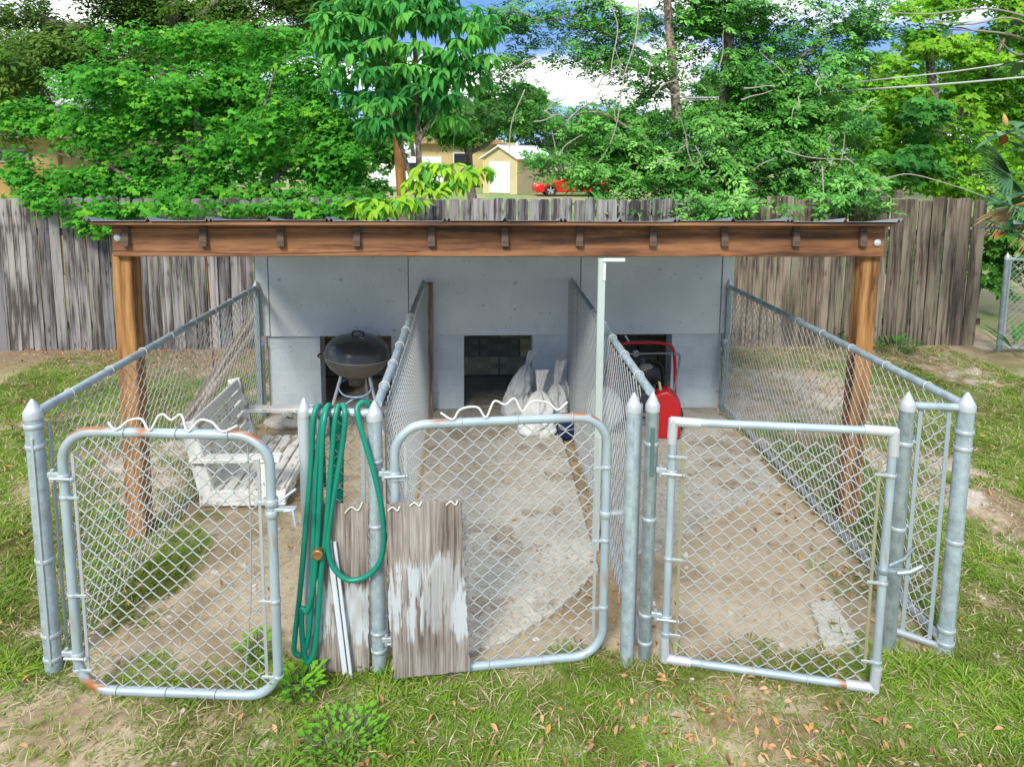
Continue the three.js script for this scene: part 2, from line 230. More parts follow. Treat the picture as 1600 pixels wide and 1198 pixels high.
// ------------------------------------------------------------------ board fences behind the yard
function planks(parent, x0, x1, z, top, pw, mats, seed, dogear) {
  const r = rng(seed), geos = [];
  for (let k = 0; k < 12; k++) { const w = pw - 0.012 - r() * 0.008, h = top + 0.03, c = dogear ? 0.022 : 0.008, s = new THREE.Shape();
    s.moveTo(-w / 2, -0.04); s.lineTo(w / 2, -0.04); s.lineTo(w / 2, h - c - 0.04); s.lineTo(w / 2 - c, h - 0.04 - r() * 0.006); s.lineTo(-w / 2 + c, h - 0.04 - r() * 0.006); s.lineTo(-w / 2, h - c - 0.04); s.closePath();
    const g = new THREE.ExtrudeGeometry(s, { depth: 0.016, bevelEnabled: true, bevelSize: 0.0015, bevelThickness: 0.002, bevelSegments: 1 }); geos.push(projUV(g, 'y', 0.05, 0.09 + k * 0.1)); }
  let i = 0;
  for (let x = x0 + pw / 2; x < x1; x += pw, i++) { const m = part('plank', geos[Math.floor(r() * 12)], mats[Math.floor(r() * mats.length)], parent); m.position.set(x, (r() - 0.5) * 0.05, z + (r() - 0.5) * 0.02); m.rotation.set((r() - 0.5) * 0.008, (r() - 0.5) * 0.05, (r() - 0.5) * 0.012); }
  for (const y of [0.3, 1.45]) part('rail', projUV(moved(cbox(x1 - x0, 0.085, 0.038), (x0 + x1) / 2, y, z - 0.035), 'x'), mats[1], parent);
  for (let x = x0 + 0.3; x < x1; x += 2.4) part('fence_post', projUV(moved(cbox(0.09, top, 0.09), x, top / 2 - 0.05, z - 0.11), 'y'), mats[1], parent);
}
{
  const f = thing('board_fence', 'long weathered grey board fence with dog-eared planks behind the kennel and left yard', 'fence');
  planks(f, -8.2, 3.02, -8.64, 1.87, 0.14, Mfence, 5, true);
  const f2 = thing('board_fence', 'brownish board fence with tall wide planks to the right of the kennel shelter', 'fence');
  planks(f2, 3.04, 6.50, -8.58, 1.90, 0.178, Mfence2, 9, false);
}

// ------------------------------------------------------------------ block kennel
const kennel = thing('dog_kennel', 'pale blue grey block dog kennel with three low doorways under the lean-to roof', 'dog kennel');
{
  const bh = 0.2, geo = {}, Z = -6.5, getB = (w, h, d, o) => { const k = w.toFixed(3) + h.toFixed(3) + d; return (geo[k] ??= projUV(cbox(w - 0.0035, h - 0.0035, d, 0.0025), 'x', o, o)); };
  const H = [0, 0.205, 0.41, 0.613, 0.742];
  const front = [[-1.93, -1.45], [-0.80, -0.125], [0.513, 1.243], [1.834, 2.31]];
  front.forEach(([a, b], k) => {
    part('mortar', projUV(moved(cbox(b - a - 0.012, 0.736, 0.195, 0.002), (a + b) / 2, 0.37, Z), 'x'), Mmortar2, kennel);
    for (let c = 0; c < 4; c++) { let x = a; const y0 = H[c], y1 = H[c + 1]; let w = (c + k) % 2 ? 0.2 : 0.4; while (x < b - 0.02) { let e = Math.min(b, x + w); if (b - e < 0.06) e = b; const m = part('block', getB(e - x, y1 - y0, 0.2, c * 0.3 + k), Mpaint, kennel); m.position.set((x + e) / 2, (y0 + y1) / 2, Z); x = e; w = 0.4; } }
  });
  const r = rng(12);
  part('mortar', moved(cbox(4.2, 0.86, 0.18, 0.002), 0.19, 0.47, -7.40), Mmortar, kennel);
  for (let c = 0; c < 4; c++) { let x = -1.9 + (c % 2 ? -0.21 : 0), y = 0.07 + c * 0.2; while (x < 2.25) { const m = part('block', getB(0.42, 0.2, 0.2, c), Mblock[Math.floor(r() * 4)], kennel); m.position.set(x + 0.21, y + 0.1, -7.385 + (r() - 0.5) * 0.006); x += 0.427; } }
  part('mortar', moved(cbox(4.2, 0.06, 0.2, 0.002), 0.19, 0.03, -7.4), Mmortar, kennel);
  for (const x of [-1.86, 2.24]) part('side_wall', projUV(moved(cbox(0.12, 0.74, 0.68, 0.003), x, 0.37, -6.95), 'z'), Mpaint, kennel);
  // painted boards above the doorways, with open seams and edge trim
  const py0 = 0.746, py1 = 1.57, pz = -6.372;
  for (const [a, b] of [[-1.885, -0.634], [-0.627, 0.949], [0.956, 2.272]]) part('wall_panel', projUV(moved(cbox(b - a, py1 - py0, 0.018, 0.002), (a + b) / 2, (py0 + py1) / 2, pz), 'x', a, a), Mpanel, kennel);
  part('panel_backing', projUV(moved(cbox(4.3, py1 - py0 - 0.02, 0.04, 0.002), 0.19, (py0 + py1) / 2 + 0.01, pz - 0.06), 'x'), Mpanel, kennel);
  for (const x of [-1.945, 2.335]) part('corner_trim', projUV(moved(cbox(0.108, py1 - py0 - 0.006, 0.022, 0.003), x, (py0 + py1) / 2 + 0.003, pz + 0.003), 'y', x), Mpanel, kennel);
  for (const x of [-1.98, 2.37]) part('side_panel', projUV(moved(cbox(0.018, 0.70, 0.95, 0.002), x, 1.1, -6.86), 'z'), Mpanel, kennel);
  part('rear_panel', projUV(moved(cbox(4.33, 0.70, 0.018, 0.002), 0.195, 1.1, -7.49), 'x'), Mpanel, kennel);
}

// ------------------------------------------------------------------ lean-to roof
const shelter = thing('lean_to_shelter', 'lean-to shelter with sheet metal roof on a reddish timber beam and amber posts', 'shelter');
{
  const slope = 0.15, ang = Math.atan(slope), Lz = 3.75, zf = -4.08, yf = 2.028, mid = (z) => yf - (zf - z) * slope;
  // v-crimp sheets, seven side by side, lapping at double crimps
  const pw = 0.678, x0 = -2.235, Mroof = [mat([0.34, 0.36, 0.37], 0.5, 0.5), mat([0.27, 0.285, 0.29], 0.55, 0.5)];
  const prof = [[0, 0], [0.012, 0.02], [0.024, 0], [0.036, 0.02], [0.048, 0], [pw / 2 + 0.008, 0], [pw / 2 + 0.022, 0.022], [pw / 2 + 0.036, 0], [pw, 0], [pw + 0.012, 0.02], [pw + 0.024, 0], [pw + 0.036, 0.02], [pw + 0.046, 0]];
  const s = new THREE.Shape(); prof.forEach((p, i) => (i ? s.lineTo(...p) : s.moveTo(...p))); for (let i = prof.length - 1; i >= 0; i--) s.lineTo(prof[i][0], prof[i][1] - 0.0022); s.closePath();
  const g = flat(new THREE.ExtrudeGeometry(s, { depth: Lz, bevelEnabled: false })); g.rotateX(0); g.translate(0, 0, -Lz); g.computeVertexNormals();
  for (let i = 0; i < 7; i++) { const m = part('roof_sheet', g, Mroof[i % 2], shelter); m.position.set(x0 + i * pw, yf + (i % 2 ? 0.004 : 0), zf - (i % 3) * 0.004); m.rotation.x = -ang; m.rotation.z = (i % 2 ? 1 : -1) * 0.001; }
  for (let k = 0; k < 5; k++) part('purlin', projUV(moved(cbox(4.72, 0.019, 0.07, 0.002), 0.16, mid(zf - 0.05 - k * 0.85) - 0.0155, zf - 0.05 - k * 0.85, 0, -ang), 'x', k * 0.7, k * 0.13), Mbeam, shelter);
  part('beam', projUV(moved(cbox(4.68, 0.192, 0.04, 0.004), 0.19, 1.893, -4.24, 0, 0, -0.0015), 'x', 2.3, -1.6), Mbeam, shelter);
  part('beam', projUV(moved(cbox(4.4, 0.15, 0.04, 0.004), 0.2, 1.35, -7.2), 'x', 1.3), Mbeam, shelter);
  const rg = projUV(cbox(0.042, 0.118, 3.5, 0.003), 'z');
  [-2.062, -1.614, -1.165, -0.718, -0.275, 0.165, 0.618, 1.067, 1.509, 1.956, 2.379].forEach((x, i) => { const m = part('rafter', rg, Mrafter, shelter); m.position.set(x, mid(-5.92) - 0.088, -5.92); m.rotation.x = -ang; m.rotation.z = (i % 3 - 1) * 0.03; });
  part('post', projUV(moved(cbox(0.116, 1.96, 0.116, 0.006), -2.135, 0.83, -4.325, 0, 0, -0.012), 'y', 0.17, 2.485), Mpost, shelter);
  part('post', projUV(moved(cbox(0.112, 1.96, 0.112, 0.006), 2.475, 0.83, -4.325, 0, 0, -0.01), 'y', 0.17, -2.075), Mpost, shelter);
  for (const x of [-2.02, 2.36]) part('post', projUV(moved(cbox(0.09, 1.4, 0.09, 0.004), x, 0.64, -7.26), 'y', x), Mpost, shelter);
  for (const [x, y] of [[-2.112, 1.914], [2.478, 1.884]]) part('bolt_cap', moved(lathe([[0, 0.018], [0.014, 0.016], [0.023, 0.008], [0.025, 0], [0.0, 0]], 20), x, y, -4.219, 0, Math.PI / 2), mat([0.62, 0.66, 0.66], 0.35, 0.3), shelter);
}

// ------------------------------------------------------------------ chain-link
// woven wire W wide and H high in the xy plane from the origin; ends above a cut line can be left out
function chainlink(W, H, r = 0.0024, p = 0.039, q = 0.039, top = null) {
  const list = [], n = Math.round(W / p); p = W / n;
  for (let i = 0; i < n; i++) { const xc = (i + 0.5) * p, pts = [], hh = top ? Math.min(H, top(xc)) : H, J = Math.floor(hh / q);
    for (let j = 0; j <= J; j++) { const s = (i + j) % 2 ? 1 : -1, y = j * q, x = xc + s * (p / 2 + 0.001), z = s * 0.0016;
      pts.push([x, y - (j ? 0.0035 : 0), z], [x, y + (j < J ? 0.0035 : 0), z]); }
    if (pts.length > 3) list.push(sweep(pts, r, 5, false, null, false)); }
  return mg(list);
}
const capGeo = (r) => lathe([[r * 1.06, -0.03], [r * 1.09, -0.028], [r * 1.09, 0.0], [r * 0.9, 0.012], [r * 0.45, 0.042], [r * 0.16, 0.058], [0, 0.061]], 20);
function postPart(parent, x, z, h, r, m = Msteel, capM = Mcap) { const g = new THREE.Group(); const p = part('post', sweep([[0, -0.1, 0], [0, h, 0]], r, 18), m, parent); p.position.set(x, 0, z); const c = part('post_cap', capGeo(r), capM, p); c.position.y = h; return p; }
const ring = (r, w, t = 0.004) => lathe([[r, -w / 2], [r + t, -w / 2], [r + t + 0.001, 0], [r + t, w / 2], [r, w / 2]], 18);
function bandPart(parent, x, y, z, r, w = 0.022, tail = 0, name = 'band') { // clamp band, tail = bolt lugs towards this angle
  const l = [ring(r, w)]; l.push(moved(cbox(0.03, w, 0.008, 0.001), (r + 0.014) * Math.cos(tail), 0, -(r + 0.014) * Math.sin(tail), tail)); l.push(moved(sweep([[0, 0, -0.014], [0, 0, 0.014]], 0.006, 8), (r + 0.02) * Math.cos(tail), 0, -(r + 0.02) * Math.sin(tail), tail));
  const b = part(name, mg(l.map((g) => { g = flat(g); return g; })), Mband, parent); b.position.set(x, y, z); return b;
}
// a straight run of fence from a to b [x, z]; rail heights ya, yb
function meshRun(parent, a, b, ya, yb, o = {}) {
  const dx = b[0] - a[0], dz = b[1] - a[1], L = Math.hypot(dx, dz), turn = Math.atan2(-dz, dx);
  if (o.rail !== false) part('top_rail', sweep([[a[0], ya, a[1]], [a[0] + dx * 0.5, (ya + yb) / 2, a[1] + dz * 0.5], [b[0], yb, b[1]]], o.rr ?? 0.021, 12), Msteel, parent);
  const side = o.side ?? 0.03, g = chainlink(L - 0.08, ya - 0.035, o.wr ?? 0.0022); const m = part('wire_mesh', g, o.wm ?? Mwire, parent);
  m.position.set(a[0] + (dx / L) * 0.04 + Math.sin(turn) * side, 0.04, a[1] + (dz / L) * 0.04 + Math.cos(turn) * side); m.rotation.set(0, turn, Math.atan2(yb - ya, L)); m.rotation.order = 'YXZ';
  for (const e of [0.035, L - 0.035]) part('tension_bar', moved(cbox(0.02, Math.min(ya, yb) - 0.06, 0.006, 0.001), a[0] + (dx / L) * e + Math.sin(turn) * side, Math.min(ya, yb) / 2 + 0.02, a[1] + (dz / L) * e + Math.cos(turn) * side, turn), Msteel, parent);
  if (o.bottom) part('bottom_rail', sweep([[a[0], 0.055, a[1]], [b[0], 0.05, b[1]]], 0.02, 12), MwireOld2, parent);
  const ties = []; for (let e = 0.25; e < L - 0.1; e += 0.38) { const k = e / L; ties.push(moved(new THREE.TorusGeometry((o.rr ?? 0.021) + 0.004, 0.0025, 5, 12), a[0] + dx * k, ya + (yb - ya) * k, a[1] + dz * k, turn + Math.PI / 2)); }
  if (ties.length && o.rail !== false) for (const t of ties) part('tie_wire', t, Mwhitewire, parent);
}
const MwireOld2 = mat([0.50, 0.53, 0.54], 0.5, 0.5);
{ // left side of the left run
  const f = thing('chain_link_fence', 'chain-link fence along the left side of the run with the white bench', 'chain-link fence');
  const p = postPart(f, -1.985, -3.124, 1.262, 0.037); postPart(f, -1.99, -6.33, 1.215, 0.03, Mgalv);
  meshRun(f, [-1.965, -3.124], [-1.99, -6.33], 1.262, 1.21, { side: 0.026 });
  for (const y of [1.20, 1.105, 0.56, 0.19, 0.07]) { const b = part('band', ring(0.037, 0.02), Mband, p); b.position.y = y; }
  const rib = part('tension_bar', moved(cbox(0.012, 1.1, 0.006, 0.001), 0.008, 0.6, 0.0385), Mband, p); rib.rotation.y = 0;
}
{ // short panel left of the middle gate, hose over its rail
  const f = thing('chain_link_section', 'narrow chain-link panel between the left and middle gates where the hose hangs', 'chain-link section');
  postPart(f, -0.782, -3.10, 1.262, 0.028, mat([0.48, 0.545, 0.565], 0.5, 0.2));
  meshRun(f, [-0.755, -3.09], [-0.49, -3.075], 1.258, 1.256, { rr: 0.02, side: -0.02, wr: 0.0024 });
}
{ // between left and middle runs
  const f = thing('chain_link_fence', 'chain-link fence dividing the left run from the middle run, rail lifting to the wall', 'chain-link fence');
  const p = postPart(f, -0.462, -3.062, 1.258, 0.0335);
  meshRun(f, [-0.45, -3.08], [-0.485, -6.28], 1.295, 1.262, { side: 0.03, up: 0.0 });
  part('post', projUV(moved(cbox(0.075, 1.26, 0.05, 0.004), -0.44, 0.62, -6.31), 'y', 0.4), Mgrey, f, 'weathered wooden back post');
  for (const y of [1.04, 0.73, 0.20, 0.11]) { const b = part('band', ring(0.0335, 0.016), Mband, p); b.position.y = y; }
}
tag(Object.assign(postPart(scene, 0.712, -3.056, 1.285, 0.032), {}), 'white-capped steel latch post just right of the middle gate, left of a twin post', 'gate post').name = numbered('gate_post');
{ // between middle and right runs
  const f = thing('chain_link_fence', 'chain-link fence dividing the middle run from the right run, beside the pale green angle iron', 'chain-link fence');
  const p = postPart(f, 0.808, -3.091, 1.275, 0.0305, Mgalv);
  meshRun(f, [0.80, -3.11], [0.86, -6.30], 1.33, 1.27, { side: -0.03, bottom: true });
  postPart(f, 0.868, -6.32, 1.24, 0.022, Mgalv);
  const s = part('slat', moved(cbox(0.018, 0.235, 0.01, 0.001), -0.004, 1.06, 0.034), mat([0.10, 0.17, 0.16], 0.5, 0.2), p, 'dark green strip on the post'); s.position.set(0, 0, 0);
  for (const y of [1.09, 0.72, 0.235, 0.09]) { const b = part('band', ring(0.0305, 0.018), Mband, p); b.position.y = y; }
}
{ // right side of the right run
  const f = thing('chain_link_fence', 'chain-link fence along the right side of the right run, outermost toward the lawn', 'chain-link fence');
  const p = postPart(f, 2.30, -3.079, 1.262, 0.0365); postPart(f, 2.346, -6.36, 1.215, 0.028, Mgalv);
  meshRun(f, [2.285, -3.10], [2.35, -6.36], 1.262, 1.20, { side: -0.026, bottom: true, wr: 0.0023 });
  for (const y of [1.13, 1.05, 0.58, 0.12, 0.05]) { const b = part('band', ring(0.0365, 0.02), Mband, p); b.position.y = y; }
}
{ // short panel at the right gate's latch
  const f = thing('chain_link_section', 'narrow chain-link panel beside the right gate, between its latch post and corner post', 'chain-link section');
  const p = postPart(f, 2.04, -3.12, 1.252, 0.033, Mgalv);
  meshRun(f, [2.07, -3.115], [2.27, -3.09], 1.247, 1.244, { rr: 0.018, side: -0.01, wr: 0.0024 });
  for (const y of [1.06, 0.63]) bandPart(f, 2.04, y, -3.12, 0.033, 0.02, 0.2);
  part('kick_rail', sweep([[2.02, 0.1, -3.13], [2.28, 0.02, -3.09]], 0.017, 10), MwireOld2, f);
}
// ------------------------------------------------------------------ gates
function roundRect(W, H, y0, R) { const pts = []; const arc = (cx, cy, a0) => { for (let k = 0; k <= 10; k++) { const a = a0 + (k / 10) * Math.PI / 2; pts.push([cx + R * Math.cos(a), cy + R * Math.sin(a), 0]); } }; const line = (a, b) => { const n = 14; for (let k = 1; k < n; k++) pts.push([a[0] + (b[0] - a[0]) * k / n, a[1] + (b[1] - a[1]) * k / n, 0]); };
  arc(W - R, H - R, 0); line([W - R, H], [R, H]); arc(R, H - R, Math.PI / 2); line([0, H - R], [0, y0 + R]); arc(R, y0 + R, Math.PI); line([R, y0], [W - R, y0]); arc(W - R, y0 + R, Math.PI * 1.5); line([W, y0 + R], [W, H - R]); return pts; }
function hingePart(parent, x, y, side, pr) { // collar on the gate tube and a strap to the post
  const l = [moved(ring(0.021, 0.03, 0.005), 0, 0, 0), moved(cbox(0.05, 0.022, 0.016, 0.002), side * 0.045, 0.006, 0), moved(sweep([[0, -0.025, 0], [0, 0.03, 0]], 0.008, 8), side * 0.05, 0, 0), moved(sweep([[-0.045, 0, 0.0], [0.045, 0, 0.0]], 0.006, 8), 0, 0, 0.026), moved(lathe([[0, 0.012], [0.01, 0.006], [0.011, 0], [0, 0]], 10), -side * 0.05, 0, 0.026, 0, 0, side * Math.PI / 2)];
  const h = part('hinge', mg(l), Mband, parent); h.position.set(x, y, 0); return h;
}
function gate(name, label, A, B, H, y0, o) { // A, B: [x, z] of the hinge side and latch side tube
  const dx = B[0] - A[0], dz = B[1] - A[1], W = Math.hypot(dx, dz), g = thing(name, label, 'gate', [A[0], 0, A[1]], Math.atan2(-dz, dx));
  const tr = 0.0205, rust = rustCol(o.rust ?? []);
  if (o.square) {
    const bars = [[[0, y0, 0], [0, H, 0]], [[W, y0, 0], [W, H, 0]], [[0.02, H, 0], [W - 0.02, H + (o.dh ?? 0), 0]], [[0.02, y0, 0], [W - 0.02, y0, 0]]];
    for (const b of bars) { const pts = []; for (let k = 0; k <= 24; k++) pts.push(b[0].map((q, i) => q + (b[1][i] - q) * k / 24)); part('frame_tube', sweep(pts, 0.0185, 12, false, rust), Msteelrust, g); }
    for (const [x, y, s, t] of [[0, H, 1, -1], [W, H + (o.dh ?? 0), -1, -1], [0, y0, 1, 1], [W, y0, -1, 1]]) part('corner_fitting', mg([sweep([[x - s * 0.004, y + t * 0.105, 0], [x - s * 0.0, y - t * 0.012, 0]], 0.0225, 12), sweep([[x - s * 0.012, y, 0], [x + s * 0.12, y, 0]], 0.0225, 12)]), Mcap, g);
  } else part('frame', sweep(roundRect(W, H, y0, 0.14), tr, 12, true, rust), Msteelrust, g);
  const m = part('wire_mesh', chainlink(W - 0.09, H - y0 - 0.035, 0.0029, 0.0385, 0.0385, o.square ? null : (x) => { const e = Math.min(x + 0.045, W - 0.045 - x); return H - y0 - 0.03 - (e < 0.14 ? 0.14 - Math.sqrt(Math.max(0, 0.0196 - (0.14 - e) ** 2)) : 0); }), o.wm ?? Mwire, g); m.position.set(0.045, y0 + 0.02, 0.002);
  for (const x of [0.048, W - 0.048]) part('tension_bar', moved(cbox(0.014, H - y0 - 0.2, 0.005, 0.001), x, (H + y0) / 2, 0.006), o.barM ?? MwireOld2, g);
  for (const x of [0, W]) for (const y of o.clips ?? [0.25, 0.55, 0.9]) part('clip', mg([ring(tr, 0.016, 0.003), moved(cbox(0.055, 0.012, 0.007, 0.001), x ? -0.04 : 0.04, 0, 0.012)]), Mband, g).position.set(x, y, 0);
  for (const y of o.hinges) hingePart(g, 0, y, -1);
  for (let k = 0; k < 6; k++) { const t = part('tie_wire', moved(new THREE.TorusGeometry(tr + 0.004, 0.0025, 5, 12), 0, 0, 0, Math.PI / 2), Mwire, g); t.position.set(0.17 + k * (W - 0.34) / 5, k % 2 ? H : y0, 0); }
  return { g, W };
}
const wavy = (g, px) => part('wavy_wire', sweep(smooth(px, 90), 0.0052, 7), Mwhitewire, g, 'bent white wire along the top bar');
{
  const a = gate('chain_link_gate', 'rounded chain-link gate on the left, swung slightly forward in front of the white bench', [-1.765, -2.945], [-0.872, -2.865], 1.243, 0.045, { hinges: [1.04, 0.21], clips: [0.145, 0.5, 0.95], rust: [[0.10, 1.23, 0.14, 1], [0.80, 1.23, 0.11, 1], [0.06, 0.06, 0.07, 0], [0.36, 1.243, 0.016, 0]] });
  wavy(a.g, [[0.21, 1.285, 0], [0.255, 1.262, 0.02], [0.30, 1.295, 0], [0.355, 1.302, 0], [0.398, 1.262, 0.02], [0.43, 1.318, 0], [0.45, 1.325, 0], [0.482, 1.302, 0], [0.525, 1.326, 0], [0.562, 1.262, 0.02], [0.605, 1.304, 0], [0.655, 1.296, 0], [0.71, 1.264, 0.02], [0.765, 1.284, 0]]);
  const l = mg([ring(0.022, 0.03, 0.006), moved(ring(0.022, 0.03, 0.006), 0, -0.05, 0), moved(cbox(0.09, 0.014, 0.03, 0.002), 0.06, -0.03, 0), sweep([[0.06, -0.03, 0.02], [0.1, -0.02, 0.03], [0.11, -0.09, 0.03]], 0.007, 8), sweep([[0.03, 0.0, 0], [0.1, 0.05, -0.02]], 0.006, 8)]);
  part('latch', l, Mband, a.g).position.set(a.W, 0.95, 0);
  part('loose_wire', sweep(smooth([[0.80, 1.2, -0.01], [0.803, 0.8, 0.006], [0.79, 0.5, 0.002], [0.745, 0.12, -0.004]], 20), 0.003, 6), MwireOld, a.g);
}
{
  const a = gate('chain_link_gate', 'rounded chain-link gate in the middle, peeling plywood wired to its lower left', [-0.368, -3.0], [0.60, -3.087], 1.225, 0.03, { hinges: [1.0, 0.2], clips: [0.28, 0.62, 0.98], rust: [[0.85, 1.215, 0.1, 1], [0.2, 1.22, 0.05, 1]] });
  wavy(a.g, [[0.205, 1.275, 0], [0.258, 1.25, 0.02], [0.292, 1.285, 0], [0.37, 1.292, 0], [0.405, 1.252, 0.02], [0.447, 1.318, 0], [0.495, 1.30, 0], [0.535, 1.326, 0], [0.572, 1.27, 0.015], [0.615, 1.308, 0], [0.69, 1.30, 0], [0.73, 1.272, 0.02], [0.78, 1.298, 0]]);
  part('latch', mg([ring(0.022, 0.03, 0.006), moved(cbox(0.09, 0.014, 0.03, 0.002), 0.05, 0, 0)]), Mband, a.g).position.set(a.W, 0.75, 0);
}
{
  const a = gate('chain_link_gate', 'square-cornered chain-link gate on the right, standing a little open', [0.893, -3.04], [1.79, -2.815], 1.213, 0.035, { square: true, dh: 0.03, hinges: [0.97, 0.25], clips: [0.17, 0.55, 1.05], barM: mat([0.30, 0.29, 0.17], 0.6, 0.2), rust: [[0.80, 0.035, 0.03, 0]] });
  part('latch', mg([ring(0.02, 0.028, 0.006), moved(cbox(0.1, 0.012, 0.035, 0.002), 0.06, 0, 0), sweep([[0.05, 0.0, 0.02], [0.10, 0.012, 0.02], [0.15, 0.04, 0.01]], 0.011, 10), sweep([[0.03, 0.01, -0.02], [0.09, 0.05, -0.02], [0.12, 0.1, -0.02]], 0.008, 8)]), Mgalv, a.g).position.set(a.W, 0.61, 0);
}
// wired-on plywood boards and loose trim strips
function ragged(pts, t, j, seed) { const r = rng(seed), q = []; pts.forEach((p, i) => { const n = pts[(i + 1) % pts.length], L = Math.hypot(n[0] - p[0], n[1] - p[1]), k = Math.ceil(L / 0.02); for (let e = 0; e < k; e++) q.push(new THREE.Vector2(p[0] + (n[0] - p[0]) * e / k + (e ? (r() - 0.5) * j : 0), p[1] + (n[1] - p[1]) * e / k + (e ? (r() - 0.5) * j : 0))); });
  return new THREE.ExtrudeGeometry(new THREE.Shape(q), { depth: t, bevelEnabled: true, bevelSize: 0.001, bevelThickness: 0.001, bevelSegments: 1 }); }
{
  const T1 = peelTex(2, 0.25, 0.72), T2 = peelTex(7, 0.2, 0.55);
  const M1 = sc(T1, 0.9, 0.36, 0.85, 0.003), M2 = sc(T2, 0.9, 0.36, 0.85, 0.003);
  const b = thing('plywood_board', 'weathered plywood board with peeling white paint wired to the middle gate', 'board', [-0.21, 0, -2.972], 0.09);
  part('board', projUV(ragged([[-0.19, 0.885], [-0.19, 0.35], [-0.165, 0.045], [0.175, 0.055], [0.155, 0.45], [0.135, 0.885]], 0.011, 0.008, 3), 'y', 0, 0.2), M1, b);
  for (const [x, y] of [[-0.155, 0.86], [0.10, 0.87], [-0.06, 0.875]]) part('tie_wire', sweep(smooth([[x - 0.03, y, 0.016], [x - 0.01, y + 0.016, 0.018], [x + 0.012, y, 0.018], [x + 0.022, y + 0.016, 0.012]], 14), 0.004, 6), Mwhitewire, b);
  const c = thing('plywood_board', 'narrow peeling plywood board behind the hose, leaning on the short panel', 'board', [-0.62, 0, -3.055]);
  part('board', projUV(ragged([[-0.10, 0.84], [-0.125, 0.02], [0.11, 0.0], [0.125, 0.84]], 0.011, 0.008, 6), 'y', 0.03, 0.18), M2, c);
  part('tie_wire', sweep(smooth([[0.02, 0.8, 0.016], [0.05, 0.83, 0.02], [0.08, 0.815, 0.02], [0.1, 0.85, 0.01]], 14), 0.004, 6), Mwhitewire, c);
  for (const [x0, x1, z, w, lb] of [[-0.675, -0.612, -3.03, 0.022, 'wider white trim strip leaning on the narrow plywood board below the hose'], [-0.648, -0.585, -3.022, 0.014, 'thinner white trim strip leaning beside a wider one below the hose']]) {
    const s = thing('trim_strip', lb, 'trim strip'); part('strip', moved(mg([cbox(w, 0.68, 0.006, 0.001), moved(cbox(0.004, 0.68, 0.012, 0.001), w / 2, 0, 0.004)]), (x0 + x1) / 2, 0.33, z, 0, -0.03, Math.atan2(x1 - x0, 0.66)), mat([0.60, 0.65, 0.68], 0.5), s); }
}
// ------------------------------------------------------------------ garden hose
{
  const h = thing('garden_hose', 'dark green garden hose looped over the rail of the narrow panel', 'garden hose'), M = mat([0.004, 0.21, 0.135], 0.36, 0, {}), R = 0.0125;
  const runs = [
    [[-0.713,0.879,-3.14], [-0.713,1.101,-3.13], [-0.711,1.265,-3.1], [-0.713,1.292,-3.075], [-0.724,1.271,-3.045], [-0.743,1.049,-3.04], [-0.777,0.721,-3.03], [-0.812,0.41,-3.03], [-0.842,0.189,-3.03], [-0.844,0.131,-3.03], [-0.821,0.111,-3.03], [-0.79,0.159,-3.025], [-0.755,0.416,-3.02], [-0.738,0.695,-3.02], [-0.726,0.931,-3.035], [-0.701,1.169,-3.04], [-0.68,1.277,-3.05], [-0.669,1.293,-3.08], [-0.66,1.243,-3.115], [-0.661,1.007,-3.13], [-0.665,0.82,-3.13]],
    [[-0.674,0.783,-3.14], [-0.665,1.104,-3.12], [-0.662,1.264,-3.1], [-0.67,1.293,-3.07], [-0.678,1.236,-3.02], [-0.701,0.94,-3.015], [-0.723,0.639,-3.01], [-0.756,0.407,-3.01], [-0.78,0.345,-3.01], [-0.798,0.357,-3.015], [-0.804,0.307,-3.02], [-0.8,0.147,-3.02], [-0.785,0.086,-3.02], [-0.757,0.118,-3.015], [-0.726,0.327,-3.01], [-0.709,0.515,-3.01], [-0.692,0.638,-3.01], [-0.665,0.882,-3.01], [-0.646,1.112,-3.03], [-0.629,1.268,-3.05], [-0.622,1.291,-3.075], [-0.616,1.245,-3.11], [-0.628,1.007,-3.13], [-0.637,0.788,-3.13]],
    [[-0.652,0.786,-3.135], [-0.639,1.104,-3.12], [-0.625,1.264,-3.1], [-0.605,1.294,-3.075], [-0.588,1.271,-3.04], [-0.605,1.11,-3.035], [-0.641,0.907,-3.02], [-0.669,0.73,-3.01], [-0.671,0.635,-3.005], [-0.643,0.551,-3.0], [-0.581,0.503,-2.995], [-0.503,0.519,-2.995], [-0.444,0.58,-2.995], [-0.42,0.687,-2.995], [-0.426,0.825,-2.995], [-0.455,0.988,-3.0], [-0.5,1.144,-3.02], [-0.53,1.241,-3.04], [-0.537,1.289,-3.06], [-0.515,1.306,-3.08], [-0.49,1.28,-3.1], [-0.493,1.19,-3.13]],
  ];
  for (const r of runs) part('hose_loop', sweep(smooth(r, 150), R, 10), M, h);
  const c = part('coupling', mg([sweep([[0, -0.012, 0], [0, 0.02, 0]], 0.019, 10), moved(lathe([[0.012, 0.0], [0.024, 0.002], [0.026, 0.012], [0.018, 0.016], [0.012, 0.012], [0, 0.012]], 16), 0, 0.0, 0.006, 0, Math.PI / 2)]), mat([0.40, 0.21, 0.085], 0.4, 0.7), h, 'brass coupling'); c.position.set(...[-0.713,0.638,-2.99]);
}
